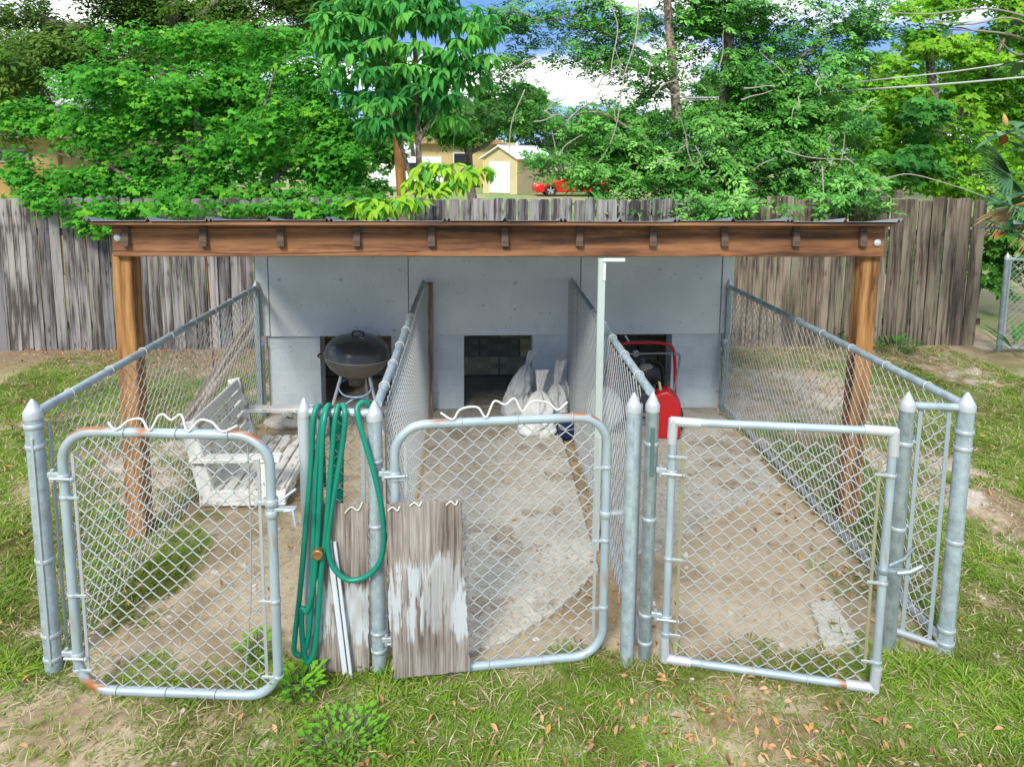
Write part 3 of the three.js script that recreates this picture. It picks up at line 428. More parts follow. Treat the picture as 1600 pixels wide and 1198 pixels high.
// ------------------------------------------------------------------ angle iron, rods, short pipes, leaning timber
{
  const a = thing('angle_iron', 'tall pale green angle iron with a bent top arm in front of the beam', 'angle iron', [0.724, 0, -4.0]), M = mat([0.50, 0.59, 0.52], 0.55, 0.2);
  part('upright', mg([moved(cbox(0.036, 1.85, 0.005, 0.001), 0, 0.895, 0), moved(cbox(0.005, 1.85, 0.03, 0.001), -0.0205, 0.895, -0.0125)]), M, a);
  part('arm', mg([moved(cbox(0.13, 0.02, 0.006, 0.001), 0.065, 1.812, 0.006, 0, 0, 0.0), moved(cbox(0.014, 0.1, 0.006, 0.001), 0.012, 1.74, 0.006)]), mat([0.72, 0.76, 0.74], 0.5, 0.2), a);
  tag(part('rusty_rod', sweep(smooth([[-2.6, -0.1, -6.85], [-2.595, 0.7, -6.845], [-2.61, 1.48, -6.83]], 10), 0.008, 7), mat([0.17, 0.065, 0.03], 0.9)), 'thin rusty rod standing against the grey fence behind the left run', 'metal rod');
  tag(part('rusty_rod', sweep([[0.905, 0.0, -6.25], [0.915, 0.7, -6.26], [0.91, 1.2, -6.27]], 0.008, 7), mat([0.19, 0.10, 0.06], 0.9)), 'thin rusty rod at the wall between the middle and right doorways', 'metal rod');
  for (const [x, lb] of [[-1.955, 'short grey pipe upright at the left corner of the block kennel'], [2.315, 'short grey pipe upright at the right corner of the block kennel']]) { const p = thing('pipe', lb, 'pipe', [x, 0, -6.33]); part('tube', sweep([[0, -0.05, 0], [0, 0.70, 0]], 0.019, 10), Mgalv, p); part('pipe_cap', moved(lathe([[0.022, -0.02], [0.022, 0], [0.012, 0.012], [0, 0.014]], 12), 0, 0.70, 0), Mcap, p); }
  const t = thing('timber_board', 'weathered board leaning against the left corner of the kennel outside the run', 'board');
  const A = V([-2.60, 0.0, -6.12]), B = V([-2.01, 0.94, -6.47]), d = new THREE.Vector3().subVectors(B, A), L = d.length(), m = part('board', projUV(cbox(L, 0.14, 0.038, 0.004), 'x', 0.2), Mgrey, t); m.position.copy(A).addScaledVector(d, 0.5); m.quaternion.setFromRotationMatrix(new THREE.Matrix4().makeBasis(d.clone().normalize(), new THREE.Vector3().crossVectors(new THREE.Vector3(0.1, 0, 1).normalize(), d).normalize(), new THREE.Vector3().crossVectors(d.clone().normalize(), new THREE.Vector3().crossVectors(new THREE.Vector3(0.1, 0, 1), d).normalize()).normalize()));
}
// ------------------------------------------------------------------ white porch-swing bench in the left run
{
  const Tw = tex(256, 256, (u, v) => { const a = fbm(u * 4, v * 50, 4), p = fbm(u * 9 + 3, v * 9, 4), k = sm(0.60, 0.66, p * 0.7 + a * 0.35); let c = mix3([0.84, 0.835, 0.79], [0.77, 0.755, 0.70], sm(0.4, 0.65, a)); c = mix3(c, [0.30, 0.25, 0.19], k * 0.8); return [...c, a - k * 0.4]; });
  const M = sc(Tw, 0.8, 0.8, 0.75, 0.002), b = thing('porch_swing_seat', 'white slatted porch swing seat resting on the dirt in the left run', 'bench', [-1.60, 0, -5.09]);
  const len = 0.95, sl = (x, y, w, rz, o, k) => { const m = part('slat', projUV(cbox(w, 0.024, len, 0.004), 'z', o, o * 0.3), M, b); m.position.set(x, y, k ?? 0); m.rotation.z = rz; return m; };
  for (let k = 0; k < 6; k++) sl(-0.185 + k * 0.083, 0.125 + (k === 5 ? -0.004 : 0), 0.071, 0, k * 0.21);
  const bx0 = -0.225, by0 = 0.16, bx1 = -0.315, by1 = 0.585, ba = Math.atan2(by1 - by0, bx1 - bx0);
  for (let k = 0; k < 6; k++) { const t = k / 5; sl(bx0 + (bx1 - bx0) * t, by0 + (by1 - by0) * t, k === 5 ? 0.075 : 0.062, ba, 0.4 + k * 0.17); }
  for (const z of [-0.455, 0.455]) {
    part('side_rail', projUV(moved(cbox(0.58, 0.11, 0.036, 0.008), 0.0, 0.075, z), 'x', z), M, b);
    part('back_upright', projUV(moved(cbox(0.10, 0.58, 0.046, 0.006), -0.285, 0.335, z, 0, 0, ba - Math.PI / 2), 'y', z), M, b);
    part('armrest', projUV(moved(cbox(0.6, 0.032, 0.1, 0.006), -0.03, 0.362, z + Math.sign(z) * 0.012), 'x', z), M, b);
    part('arm_support', projUV(moved(cbox(0.062, 0.26, 0.03, 0.004), 0.17, 0.225, z + Math.sign(z) * 0.033), 'y', z), M, b);
  }
  part('middle_rail', projUV(moved(cbox(0.5, 0.07, 0.03, 0.004), 0, 0.08, 0), 'x'), M, b);
  part('front_apron', projUV(moved(cbox(0.022, 0.085, len, 0.004), 0.28, 0.085, 0), 'z'), M, b);
}
// ------------------------------------------------------------------ kettle grill
{
  const g = thing('kettle_grill', 'black kettle charcoal grill on three legs in front of the left doorway', 'grill', [-1.055, 0, -6.05]);
  const Mk = mat([0.085, 0.078, 0.066], 0.27, 0.15), Ml = mat([0.52, 0.51, 0.49], 0.45, 0.4), R = 0.275, tilt = -0.075;
  const bowl = part('bowl', lathe([[0.0, -0.195], [0.09, -0.188], [0.17, -0.155], [0.235, -0.10], [0.27, -0.045], [R, -0.004], [R + 0.004, 0.002], [R - 0.006, 0.004], [0.262, -0.045], [0, -0.16]], 40), mat([0.14, 0.13, 0.11], 0.42, 0.1), g); bowl.position.set(0, 0.655, 0); bowl.rotation.z = tilt;
  const lid = part('lid', lathe([[R + 0.008, -0.014], [R + 0.009, 0.004], [R - 0.004, 0.02], [0.268, 0.065], [0.225, 0.115], [0.155, 0.152], [0.07, 0.168], [0, 0.171]], 40), Mk, g); lid.position.set(0, 0.668, 0); lid.rotation.z = tilt;
  part('rim', new THREE.TorusGeometry(R + 0.006, 0.004, 6, 40).rotateX(Math.PI / 2), Ml, bowl);
  part('lid_handle', sweep(smooth([[-0.05, 0.165, 0.0], [-0.045, 0.195, 0], [0, 0.205, 0], [0.045, 0.195, 0], [0.05, 0.165, 0]], 16), 0.008, 8), mat([0.03, 0.028, 0.026], 0.6), lid);
  part('vent', moved(lathe([[0, 0.006], [0.035, 0.006], [0.04, 0], [0, 0]], 20), 0.04, 0.15, 0.09, 0, 0.5, 0), Ml, lid);
  for (const [s, a] of [[-1, 'side handle'], [1, 'side handle']]) part('side_handle', sweep(smooth([[s * 0.27, -0.03, -0.05], [s * 0.325, -0.02, -0.04], [s * 0.325, -0.02, 0.04], [s * 0.27, -0.03, 0.05]], 14), 0.009, 8), mat([0.16, 0.12, 0.09], 0.6), bowl);
  part('ash_catcher', moved(lathe([[0, -0.03], [0.07, -0.03], [0.075, 0.04], [0.05, 0.05], [0, 0.05]], 24), 0.0, 0.43, 0.02), mat([0.10, 0.095, 0.085], 0.5, 0.4), g);
  for (const [a, b] of [[[-0.12, 0.52, 0.08], [-0.26, 0, 0.20]], [[0.11, 0.52, 0.09], [0.25, 0, 0.2]], [[0.03, 0.50, -0.14], [0.06, 0, -0.30]]]) part('leg', sweep([a, b], 0.0145, 10), Ml, g);
  const Mw = mat([0.36, 0.56, 0.80], 0.4, 0.4);
  part('leg_brace', sweep(smooth([[-0.145, 0.42, 0.1], [-0.10, 0.36, 0.16], [0.02, 0.345, 0.19], [0.12, 0.37, 0.16], [0.145, 0.43, 0.1], [0.1, 0.45, -0.04], [-0.06, 0.44, -0.06]], 40, true), 0.007, 7), Mw, g);
  part('leg_brace', sweep(smooth([[-0.21, 0.03, 0.14], [-0.13, 0.22, 0.16], [0.0, 0.315, 0.14], [0.1, 0.30, 0.1], [0.2, 0.2, 0.06]], 30), 0.007, 7), Mw, g);
}
// ------------------------------------------------------------------ white sacks
{
  const Ts = tex(256, 256, (u, v) => { const w = 0.5 + 0.25 * (Math.sin(u * 400) + Math.sin(v * 400)) * 0.5, n = fbm(u * 5, v * 5, 4), d = sm(0.55, 0.7, fbm(u * 9 + 2, v * 6, 4)); let c = mix3([0.76, 0.76, 0.735], [0.56, 0.54, 0.49], d * 0.6); const k = 0.9 + (n - 0.5) * 0.25 + (w - 0.5) * 0.05; return [c[0] * k, c[1] * k, c[2] * k, n * 0.6 + w * 0.2]; });
  const M = sc(Ts, 0.6, 0.6, 0.8, 0.03); M.side = THREE.DoubleSide;
  function sack(label, x, z, w, d, h, lean, seed, turn, neck = 0.72) {
    const g = thing('sack', label, 'sack', [x, 0.035, z], turn, 'white sacks beside the middle doorway'); delete g.userData.group;
    const r = rng(seed), ph = r() * 9, geo = new THREE.CylinderGeometry(1, 1, 1, 56, 40, true), p = geo.attributes.position;
    for (let i = 0; i < p.count; i++) { const t = p.getY(i) + 0.5, a = Math.atan2(p.getZ(i), p.getX(i));
      let k = t < neck ? (0.96 + 0.06 * Math.sin(t * 3)) * Math.pow(Math.max(0, 1 - Math.pow(t / neck, 1.5)), 0.62) * 0.9 + 0.11 : 0.11 + 0.16 * Math.pow((t - neck) / (1 - neck), 0.8);
      k *= 0.75 + 0.25 * sm(0, 0.06, t) ; const fold = t < neck ? Math.pow(t / neck, 1.3) : 1; const q = 1 + fold * (0.20 * Math.sin(a * 6 + ph + t * 3 + 2 * fbm(a, t * 3, 2)) + 0.13 * Math.sin(a * 11 + ph * 2 - t * 4)) + 0.16 * (0.5 - Math.abs(fbm(Math.cos(a) * 1.6 + seed, Math.sin(a) * 1.6 + t * 5, 3) - 0.5) * 4) + 0.26 * (fbm(Math.cos(a) * 2 + seed, t * 9 + Math.sin(a), 3) - 0.5);
      const sq = 1 / Math.pow(Math.pow(Math.abs(Math.cos(a)), 2.8) + Math.pow(Math.abs(Math.sin(a)), 2.8), 1 / 2.8), s = t < 0.35 ? 1 + (sq - 1) * (1 - t / 0.35) : 1, fl = t > neck ? 0.35 : 1;
      p.setXYZ(i, Math.cos(a) * w / 2 * k * q * s + lean * t * t * h, t * h * (1 - 0.04 * Math.cos(a * 2 + ph) * (1 - t)) , Math.sin(a) * d / 2 * k * q * s * fl); }
    geo.computeVertexNormals(); part('bag', geo, M, g);
    part('neck_tie', moved(new THREE.TorusGeometry(w * 0.055, 0.005, 6, 20).rotateX(Math.PI / 2), lean * neck * neck * h, neck * h, 0), mat([0.55, 0.54, 0.5], 0.8), g);
    return g;
  }
  sack('white woven sack standing in the middle doorway, neck leaning right', 0.36, -6.20, 0.27, 0.24, 0.61, 0.24, 3, 0.0, 0.78);
  sack('white woven sack in front of the others, tied with an upright tuft', 0.515, -5.78, 0.34, 0.26, 0.56, 0.06, 8, 0.1, 0.66);
  sack('white woven sack behind the front sack, its long neck bent right', 0.66, -5.98, 0.30, 0.24, 0.59, 0.14, 14, -0.2, 0.62);
  sack('slim white woven sack nearest the dividing fence, neck straight up', 0.745, -6.14, 0.22, 0.22, 0.60, -0.0, 23, 0.4, 0.7);
  const bk = thing('bucket', 'small dark blue bucket half behind the front white sack', 'bucket', [0.755, 0.03, -5.72]); part('pail', lathe([[0, 0], [0.065, 0], [0.085, 0.17], [0.09, 0.175], [0.082, 0.172], [0.062, 0.01], [0, 0.008]], 24), mat([0.01, 0.025, 0.10], 0.4), bk); part('bail_handle', sweep(smooth([[-0.085, 0.16, 0], [-0.05, 0.10, 0.09], [0.05, 0.10, 0.09], [0.085, 0.16, 0]], 16), 0.003, 6), Mwire, bk);
}
// ------------------------------------------------------------------ red machine and fuel can at the right doorway
{
  const Mr = mat([0.52, 0.01, 0.016], 0.35), Mb = mat([0.015, 0.015, 0.016], 0.5), Mg = mat([0.36, 0.37, 0.38], 0.45, 0.5);
  const g = thing('engine_machine', 'red tube-framed engine machine with black recoil cover in the right doorway', 'engine machine', [1.47, 0.03, -6.12]);
  const loop = (z, h) => sweep(smooth([[-0.27, 0.05, z], [-0.27, h - 0.12, z], [-0.255, h - 0.03, z], [-0.2, h, z], [0.2, h, z], [0.255, h - 0.03, z], [0.28, h - 0.12, z], [0.30, 0.05, z]], 60), 0.0145, 10);
  part('frame', loop(0.12, 0.725), Mr, g); part('rear_frame', loop(-0.24, 0.45), Mb, g);
  part('handle', sweep(smooth([[-0.3, 0.665, 0.24], [-0.1, 0.67, 0.24], [0.24, 0.67, 0.24], [0.285, 0.66, 0.24], [0.29, 0.60, 0.24], [0.255, 0.42, 0.27], [0.2, 0.2, 0.3], [0.19, 0.1, 0.3]], 50), 0.0095, 8), mat([0.24, 0.235, 0.23], 0.4, 0.4), g);
  part('engine_block', mg([moved(cbox(0.24, 0.22, 0.2, 0.02), 0.02, 0.36, -0.04), moved(cbox(0.3, 0.12, 0.26, 0.02), 0.0, 0.2, -0.05)]), mat([0.12, 0.12, 0.12], 0.5, 0.4), g);
  part('recoil_cover', moved(lathe([[0, 0.06], [0.06, 0.055], [0.085, 0.03], [0.09, 0], [0, 0]], 28), 0.085, 0.42, 0.07, 0, Math.PI / 2), Mb, g);
  part('fuel_tank', moved(cbox(0.26, 0.1, 0.2, 0.035), -0.08, 0.53, -0.08), mat([0.045, 0.045, 0.045], 0.4), g);
  part('muffler', moved(cbox(0.12, 0.07, 0.08, 0.018), 0.04, 0.49, 0.07), mat([0.30, 0.29, 0.27], 0.5, 0.4), g);
  part('gauge', moved(lathe([[0, 0.02], [0.026, 0.02], [0.03, 0.014], [0.03, 0], [0, 0]], 20), -0.065, 0.635, 0.1, 0, Math.PI / 2), Mg, g);
  part('lever', sweep([[-0.12, 0.725, 0.12], [-0.165, 0.80, 0.11]], 0.007, 8), mat([0.6, 0.6, 0.58], 0.5), g);
  part('fuel_cap', moved(lathe([[0, 0.03], [0.025, 0.028], [0.03, 0], [0, 0]], 16), -0.05, 0.48, 0.1, 0, Math.PI / 2), mat([0.50, 0.44, 0.24], 0.5), g);
  for (const s of [-1, 1]) { const w = part('wheel', moved(new THREE.TorusGeometry(0.085, 0.032, 10, 28), 0, 0, 0), mat([0.02, 0.02, 0.02], 0.85), g); w.position.set(s * 0.27, 0.115, 0.3); w.rotation.y = Math.PI / 2; part('wheel_hub', lathe([[0, 0.02], [0.05, 0.018], [0.065, 0], [0.05, -0.018], [0, -0.02]], 20).rotateX(Math.PI / 2), mat([0.35, 0.27, 0.2], 0.6, 0.3), w); }
  part('axle', sweep([[-0.27, 0.115, 0.3], [0.27, 0.115, 0.3]], 0.01, 8), Mb, g);
  const bag = thing('plastic_bag', 'crumpled clear white plastic bag beside the red machine behind the dividing fence', 'plastic bag', [1.08, 0.2, -5.75]); bag.position.y = 0.03;
  { const s = new THREE.IcosahedronGeometry(0.13, 4), p = s.attributes.position; for (let i = 0; i < p.count; i++) { const x = p.getX(i), y = p.getY(i), z = p.getZ(i), k = 0.85 + 0.5 * fbm(x * 14 + 3, y * 14 + z * 9, 3); p.setXYZ(i, x * k * 1.1, Math.max(0, y * k * 1.5 + 0.22), z * k); } s.computeVertexNormals(); part('bag', s, mat([0.55, 0.57, 0.57], 0.4), bag); }
  const c = thing('fuel_can', 'red plastic fuel can with green spout cap in front of the red machine', 'fuel can', [1.60, 0.03, -5.70], -0.25), s = new THREE.Shape();
  s.moveTo(-0.12, 0.02); s.quadraticCurveTo(-0.12, 0, -0.1, 0); s.lineTo(0.1, 0); s.quadraticCurveTo(0.12, 0, 0.12, 0.02); s.lineTo(0.12, 0.24); s.quadraticCurveTo(0.12, 0.32, 0.05, 0.385); s.lineTo(0.01, 0.42); s.lineTo(-0.05, 0.40); s.quadraticCurveTo(-0.10, 0.38, -0.11, 0.3); s.closePath();
  c.scale.setScalar(0.9); part('can_body', toCreasedNormals(new THREE.ExtrudeGeometry(s, { depth: 0.13, bevelEnabled: true, bevelSize: 0.025, bevelThickness: 0.03, bevelSegments: 4, curveSegments: 8 }).translate(0, 0.025, -0.065), 0.8), mat([0.42, 0.008, 0.01], 0.4), c);
  part('spout', mg([sweep([[-0.035, 0.41, 0], [-0.05, 0.455, 0.01]], 0.022, 12)]), mat([0.02, 0.20, 0.10], 0.5), c); part('spout_tip', sweep([[-0.05, 0.455, 0.01], [-0.065, 0.53, 0.02]], 0.012, 10), mat([0.50, 0.48, 0.28], 0.5), c);
  part('can_handle', sweep(smooth([[0.0, 0.415, 0], [0.02, 0.45, 0], [0.07, 0.41, 0], [0.1, 0.35, 0]], 18), 0.014, 10), mat([0.06, 0.02, 0.02], 0.5), c);
}
// a flat stone near the left doorway and small rubble
{ const s = new THREE.IcosahedronGeometry(0.15, 3), p = s.attributes.position; for (let i = 0; i < p.count; i++) { const k = 0.8 + 0.45 * fbm(p.getX(i) * 12 + 5, p.getZ(i) * 12 + p.getY(i) * 7, 3); p.setXYZ(i, p.getX(i) * k * 1.5, p.getY(i) * k * 0.32, p.getZ(i) * k); } s.computeVertexNormals(); s.translate(-1.70, 0.02, -6.15); tag(part('flat_stone', projUV(s, 'x'), Mconc), 'flat pale stone on the dirt at the foot of the left block pier', 'stone'); }

// ------------------------------------------------------------------ leaves and trees
function leafGeo(L, W, fold = 0.12, droop = 0.15, seg = 2) { // one leaf along +x, face up +y
  const pos = [], idx = [], pr = seg === 2 ? [[0, 0], [0.5, 1], [1, 0]] : [[0, 0.05], [0.22, 0.75], [0.5, 1], [0.78, 0.62], [1, 0]];
  for (const [t, w] of pr) { const y = -droop * L * t * t; pos.push(t * L, y + fold * W * w, W / 2 * w, t * L, y, 0, t * L, y + fold * W * w, -W / 2 * w); }
  for (let i = 0; i < pr.length - 1; i++) { const a = i * 3; idx.push(a, a + 3, a + 1, a + 1, a + 3, a + 4, a + 1, a + 4, a + 2, a + 2, a + 4, a + 5); }
  const g = new THREE.BufferGeometry(); g.setAttribute('position', new THREE.Float32BufferAttribute(pos, 3)); g.setAttribute('uv', new THREE.Float32BufferAttribute(new Float32Array(pos.length / 3 * 2), 2)); g.setIndex(idx); g.computeVertexNormals(); return g;
}
const leafMat = (rough, trans, c = [1, 1, 1]) => { const m = new THREE.MeshPhysicalMaterial({ roughness: rough, side: THREE.DoubleSide, specularIntensity: rough < 0.6 ? 0.55 : 0.15 }); if (trans) { m.transmission = trans; m.thickness = 0; m.roughness = Math.max(rough, 0.96); } m.color.setRGB(...c); return m; };
const SPRIG = { // a few leaves on one stem point
  tri: mg([0, 1, 2].map((k) => leafGeo(0.075, 0.062, 0.1, 0.2).rotateY((k - 1) * 1.25))),
  pair: mg([0, 1, 2, 3, 4].map((k) => leafGeo(0.062, 0.026, 0.18, 0.15).rotateZ(0.3 - 0.2 * (k % 2)).rotateY((k % 2 ? 1 : -1) * 0.85 * (k < 4 ? 1 : 0)).translate(k * 0.018, 0, 0))),
  fine: mg([0, 1, 2, 3, 4, 5, 6].map((k) => leafGeo(0.05, 0.02, 0.1, 0.1).rotateZ(0.5 * Math.sin(k * 2.1)).rotateY(k * 1.9).translate(0.035 * Math.cos(k * 2.4), 0.02 * Math.sin(k), 0.035 * Math.sin(k * 2.4)))),
  broad: mg([0, 1, 2, 3].map((k) => leafGeo(0.11, 0.075, 0.12, 0.2).rotateY((k - 1.5) * 1.1).translate(0.02 * k, 0, 0))),
  far: mg([0, 1, 2, 3, 4].map((k) => leafGeo(0.26, 0.17, 0.15, 0.25).rotateZ(0.5 * Math.sin(k * 2.1)).rotateY(k * 1.4).translate(0.1 * Math.cos(k * 2.4), 0.06 * Math.sin(k * 3), 0.1 * Math.sin(k * 2.4)))),
};
const tmpM = new THREE.Matrix4(), X = new THREE.Vector3(), Y = new THREE.Vector3(), Zv = new THREE.Vector3(), tc = new THREE.Color();
// lobes: [x, y, z, rx, ry, rz]; leaves stand in small clumps near each lobe's outside, facing up and out
function crown(parent, sprig, material, lobes, o) {
  const r = rng(o.seed), list = [], cols = [], { dens = 60, size = 1, spread = 0.13, per = 9, pal, shell = 0.45, up = 0.9, droop = 0.1, ymin = -1 } = o;
  const parts = [];
  for (const l of lobes) { const k = o.split ?? 0, f = l[6] ?? 1; if (!k) { parts.push(l); continue; } parts.push([...l.slice(0, 3), l[3] * 0.72, l[4] * 0.72, l[5] * 0.72, f * 0.75]);
    for (let i = 0; i < k; i++) { const u = r() * 2 - 1, a = r() * 6.2832, q = Math.sqrt(1 - u * u), e = 0.55 + 0.4 * r(), w = 0.26 + 0.3 * r(); parts.push([l[0] + q * Math.cos(a) * l[3] * e, l[1] + u * l[4] * e, l[2] + q * Math.sin(a) * l[5] * e, l[3] * w, l[4] * w, l[5] * w, f * (0.8 + 0.5 * r())]); } }
  for (const [cx, cy, cz, rx, ry, rz, f = 1] of parts) {
    const area = Math.PI * (rx * ry + rx * rz + ry * rz) / 1.5, n = Math.max(3, Math.round(area * dens * f / per));
    for (let i = 0; i < n; i++) {
      const u = r() * 2 - 1, a = r() * 6.2832, s = Math.sqrt(1 - u * u), k = Math.pow(r(), shell) * (0.85 + 0.25 * r()), ox = s * Math.cos(a), oy = u, oz = s * Math.sin(a);
      const px = cx + ox * rx * k, py = cy + oy * ry * k, pz = cz + oz * rz * k, tone = r();
      for (let j = 0; j < per; j++) {
        const qx = px + (r() + r() - 1) * spread, qy = py + (r() + r() - 1) * spread * 0.6, qz = pz + (r() + r() - 1) * spread;
        if (qy < ymin || (o.keep && !o.keep(qx, qy, qz))) continue;
        Y.set(ox * 0.5 + (r() - 0.5) * 1.1, up + oy * 0.2 + (r() - 0.5) * 0.7, oz * 0.5 + 0.25 + (r() - 0.5) * 1.1).normalize();
        X.set(qx - px + ox * 0.05 + (r() - 0.5) * 0.05, -droop * 0.2, qz - pz + oz * 0.05 + (r() - 0.5) * 0.05); X.addScaledVector(Y, -X.dot(Y)).normalize(); Zv.crossVectors(X, Y);
        const sc2 = size * (0.5 + 1.0 * r() * r() + 0.25 * r()); tmpM.makeBasis(X, Y, Zv).scale(V([sc2, sc2, sc2])).setPosition(qx, qy, qz); list.push(tmpM.clone());
        const t = Math.min(0.999, Math.max(0, tone * 0.7 + r() * 0.3)) * (pal.length - 1), pi = Math.floor(t), c = mix3(pal[pi], pal[Math.min(pal.length - 1, pi + 1)], t - pi), b = 0.75 + r() * 0.5; cols.push([c[0] * b, c[1] * b, c[2] * b]);
      }
    }
  }
  const m = new THREE.InstancedMesh(sprig, material, list.length); m.name = o.name ?? 'crown'; list.forEach((q, i) => { m.setMatrixAt(i, q); m.setColorAt(i, tc.setRGB(...cols[i])); }); m.castShadow = m.receiveShadow = true; m.userData.kind = 'stuff'; parent.add(m); return list.length;
}
const barkT = tex(256, 512, (u, v) => { const a = fbm(u * 22, v * 7, 4), b = fbm(u * 60, v * 26, 3), t = a * 0.65 + b * 0.35; const c = mix3([0.055, 0.042, 0.033], [0.26, 0.215, 0.175], sm(0.3, 0.68, t)); return [...c, t]; });
const Mbark = (() => { const m = sc(barkT, 0.8, 0.3, 0.95, 0.015); return m; })(), Mtwig = mat([0.36, 0.32, 0.26], 0.9), Mbark2 = Mbark.clone(); Mbark2.color.setRGB(1.5, 1.4, 1.3);
const limb = (parent, pts, r0, r1, m = Mbark, name = 'branch') => part(name, sweep(smooth(pts, 26), (t) => r0 + (r1 - r0) * t, 9), m, parent);
let count = 0;
const G1 = [[0.035, 0.19, 0.018], [0.07, 0.34, 0.028], [0.13, 0.48, 0.045], [0.28, 0.60, 0.04]], G2 = [[0.05, 0.12, 0.018], [0.11, 0.24, 0.028], [0.23, 0.34, 0.055]], G4 = [[0.022, 0.11, 0.016], [0.055, 0.24, 0.028], [0.12, 0.37, 0.05], [0.25, 0.50, 0.11]], G5 = [[0.085, 0.31, 0.018], [0.19, 0.46, 0.022], [0.37, 0.60, 0.06]], GF = [[0.03, 0.14, 0.018], [0.07, 0.25, 0.03], [0.16, 0.37, 0.045]];
{ // bright spreading tree that hangs over the left fence
  const t = thing('shade_tree', 'bright green spreading tree with small lobed leaves hanging over the grey fence at left', 'tree');
  limb(t, [[-3.66,-0.408,-9.6], [-3.559,0.841,-9.6], [-3.59,1.875,-9.7], [-3.759,2.645,-9.8], [-3.883,3.425,-10.0]], 0.10, 0.035, Mbark, 'trunk');
  limb(t, [[-3.568,1.017,-9.6], [-2.967,1.797,-9.6], [-2.292,2.483,-9.7], [-1.786,3.003,-9.8]], 0.05, 0.015); limb(t, [[-3.576,0.841,-9.6], [-4.109,1.63,-9.5], [-4.813,2.216,-9.5], [-5.393,2.378,-9.4]], 0.05, 0.012); limb(t, [[-3.565,1.623,-9.6], [-3.022,2.739,-9.9], [-2.764,3.523,-10.0]], 0.045, 0.012); limb(t, [[-3.586,2.051,-9.6], [-4.504,2.99,-10.0], [-5.168,3.518,-10.2]], 0.04, 0.012);
  count += crown(t, SPRIG.tri, leafMat(0.92, 0.5), [[-5.181,1.935,-9.25,0.715,0.42,0.45], [-5.634,2.093,-9.3,0.338,0.338,0.35], [-4.825,2.297,-9.7,0.926,0.661,0.7], [-3.857,2.387,-9.8,1.158,0.846,0.8], [-2.746,2.437,-9.8,1.158,0.891,0.8], [-1.708,2.19,-9.5,0.691,0.648,0.5], [-4.497,3.193,-10.4,1.418,0.662,0.9], [-3.153,3.296,-10.4,1.418,0.662,0.9], [-2.021,2.887,-10.1,0.689,0.689,0.6], [-5.81,2.874,-10.5,0.907,0.573,0.7], [-3.362,1.856,-9.3,1.775,0.321,0.4], [-1.541,1.761,-9.2,0.46,0.217,0.3], [-2.427,1.762,-9.15,0.665,0.266,0.35], [-1.178,3.61,-10.6,0.385,0.482,0.5], [-3.9,3.876,-10.8,1.964,0.393,0.8,0.7]], { seed: 5, split: 5, dens: 520, size: 0.8, spread: 0.17, per: 10, pal: G1, shell: 0.5 });
  count += crown(t, SPRIG.tri, leafMat(0.92, 0.5), [[-4.707,1.711,-8.5,0.618,0.201,0.28], [-5.108,1.789,-8.45,0.307,0.169,0.22], [-4.23,1.712,-8.5,0.309,0.155,0.2], [-3.723,1.808,-8.45,0.461,0.123,0.2,0.6], [-2.838,1.795,-8.45,0.615,0.123,0.2,0.6], [-2.018,1.782,-8.45,0.461,0.138,0.2,0.8], [-1.415,1.814,-8.45,0.384,0.154,0.2], [-4.455,1.568,-8.42,0.383,0.138,0.15,0.8], [-3.338,1.76,-8.4,0.687,0.107,0.2,0.6], [-2.378,1.762,-8.4,0.535,0.107,0.2,0.6], [-1.708,1.764,-8.4,0.458,0.107,0.2,0.7]], { seed: 6, split: 3, dens: 480, size: 0.8, spread: 0.13, per: 9, pal: G1 });
}
{ // live oak far left behind
  const t = thing('oak_tree', 'tall olive green oak with dark limbs behind the bright tree at top left', 'tree');
  limb(t, [[-5.688,1.257,-14.0], [-5.666,2.861,-14.0], [-5.729,3.943,-14.0], [-5.762,4.886,-14.0], [-5.775,5.927,-14.0]], 0.24, 0.13, Mbark, 'trunk'); limb(t, [[-5.671,3.224,-14.0], [-6.362,4.29,-14.0], [-7.063,4.577,-13.8], [-7.466,4.634,-13.5], [-8.119,4.871,-13.5]], 0.16, 0.07); limb(t, [[-5.717,3.943,-14.0], [-4.447,4.552,-14.0], [-3.287,4.78,-14.2], [-2.342,4.644,-14.4]], 0.13, 0.05); limb(t, [[-5.757,4.534,-14.0], [-5.016,5.131,-14.0], [-4.394,5.838,-14.0]], 0.1, 0.05);
  limb(t, [[-6.95,4.544,-13.8], [-6.998,3.997,-13.6], [-7.311,3.639,-13.5]], 0.05, 0.02);
  count += crown(t, SPRIG.fine, leafMat(0.92, 0.4), [[-7.77,4.359,-13.8,1.129,0.502,1.2,0.6], [-8.443,3.626,-13.5,0.736,0.614,1.0], [-6.145,4.953,-14.4,1.833,0.655,1.4], [-4.381,4.832,-14.6,1.991,0.73,1.4], [-5.139,4.093,-14.2,1.033,0.581,1.0], [-2.914,4.95,-14.8,1.211,0.807,1.2], [-7.083,3.829,-14.2,1.033,0.581,1.0], [-3.604,5.639,-14.6,2.655,0.664,1.5], [-7.11,5.444,-14.0,2.291,0.382,1.2], [-9.023,4.2,-13.6,0.865,0.618,1.0], [-8.076,4.871,-13.8,0.878,0.376,1.0,0.8], [-7.296,3.596,-12.0,0.764,0.655,0.8], [-6.908,3.925,-13.0,0.709,0.473,0.8], [-7.649,4.188,-13.0,0.945,0.473,0.8], [-6.902,4.787,-14.2,1.033,0.645,1.0], [-5.38,5.199,-15.0,1.227,0.682,1.0], [-8.083,3.315,-12.4,0.564,0.676,0.7]], { seed: 15, split: 4, dens: 160, size: 2.1, spread: 0.3, per: 12, pal: G2 });
}
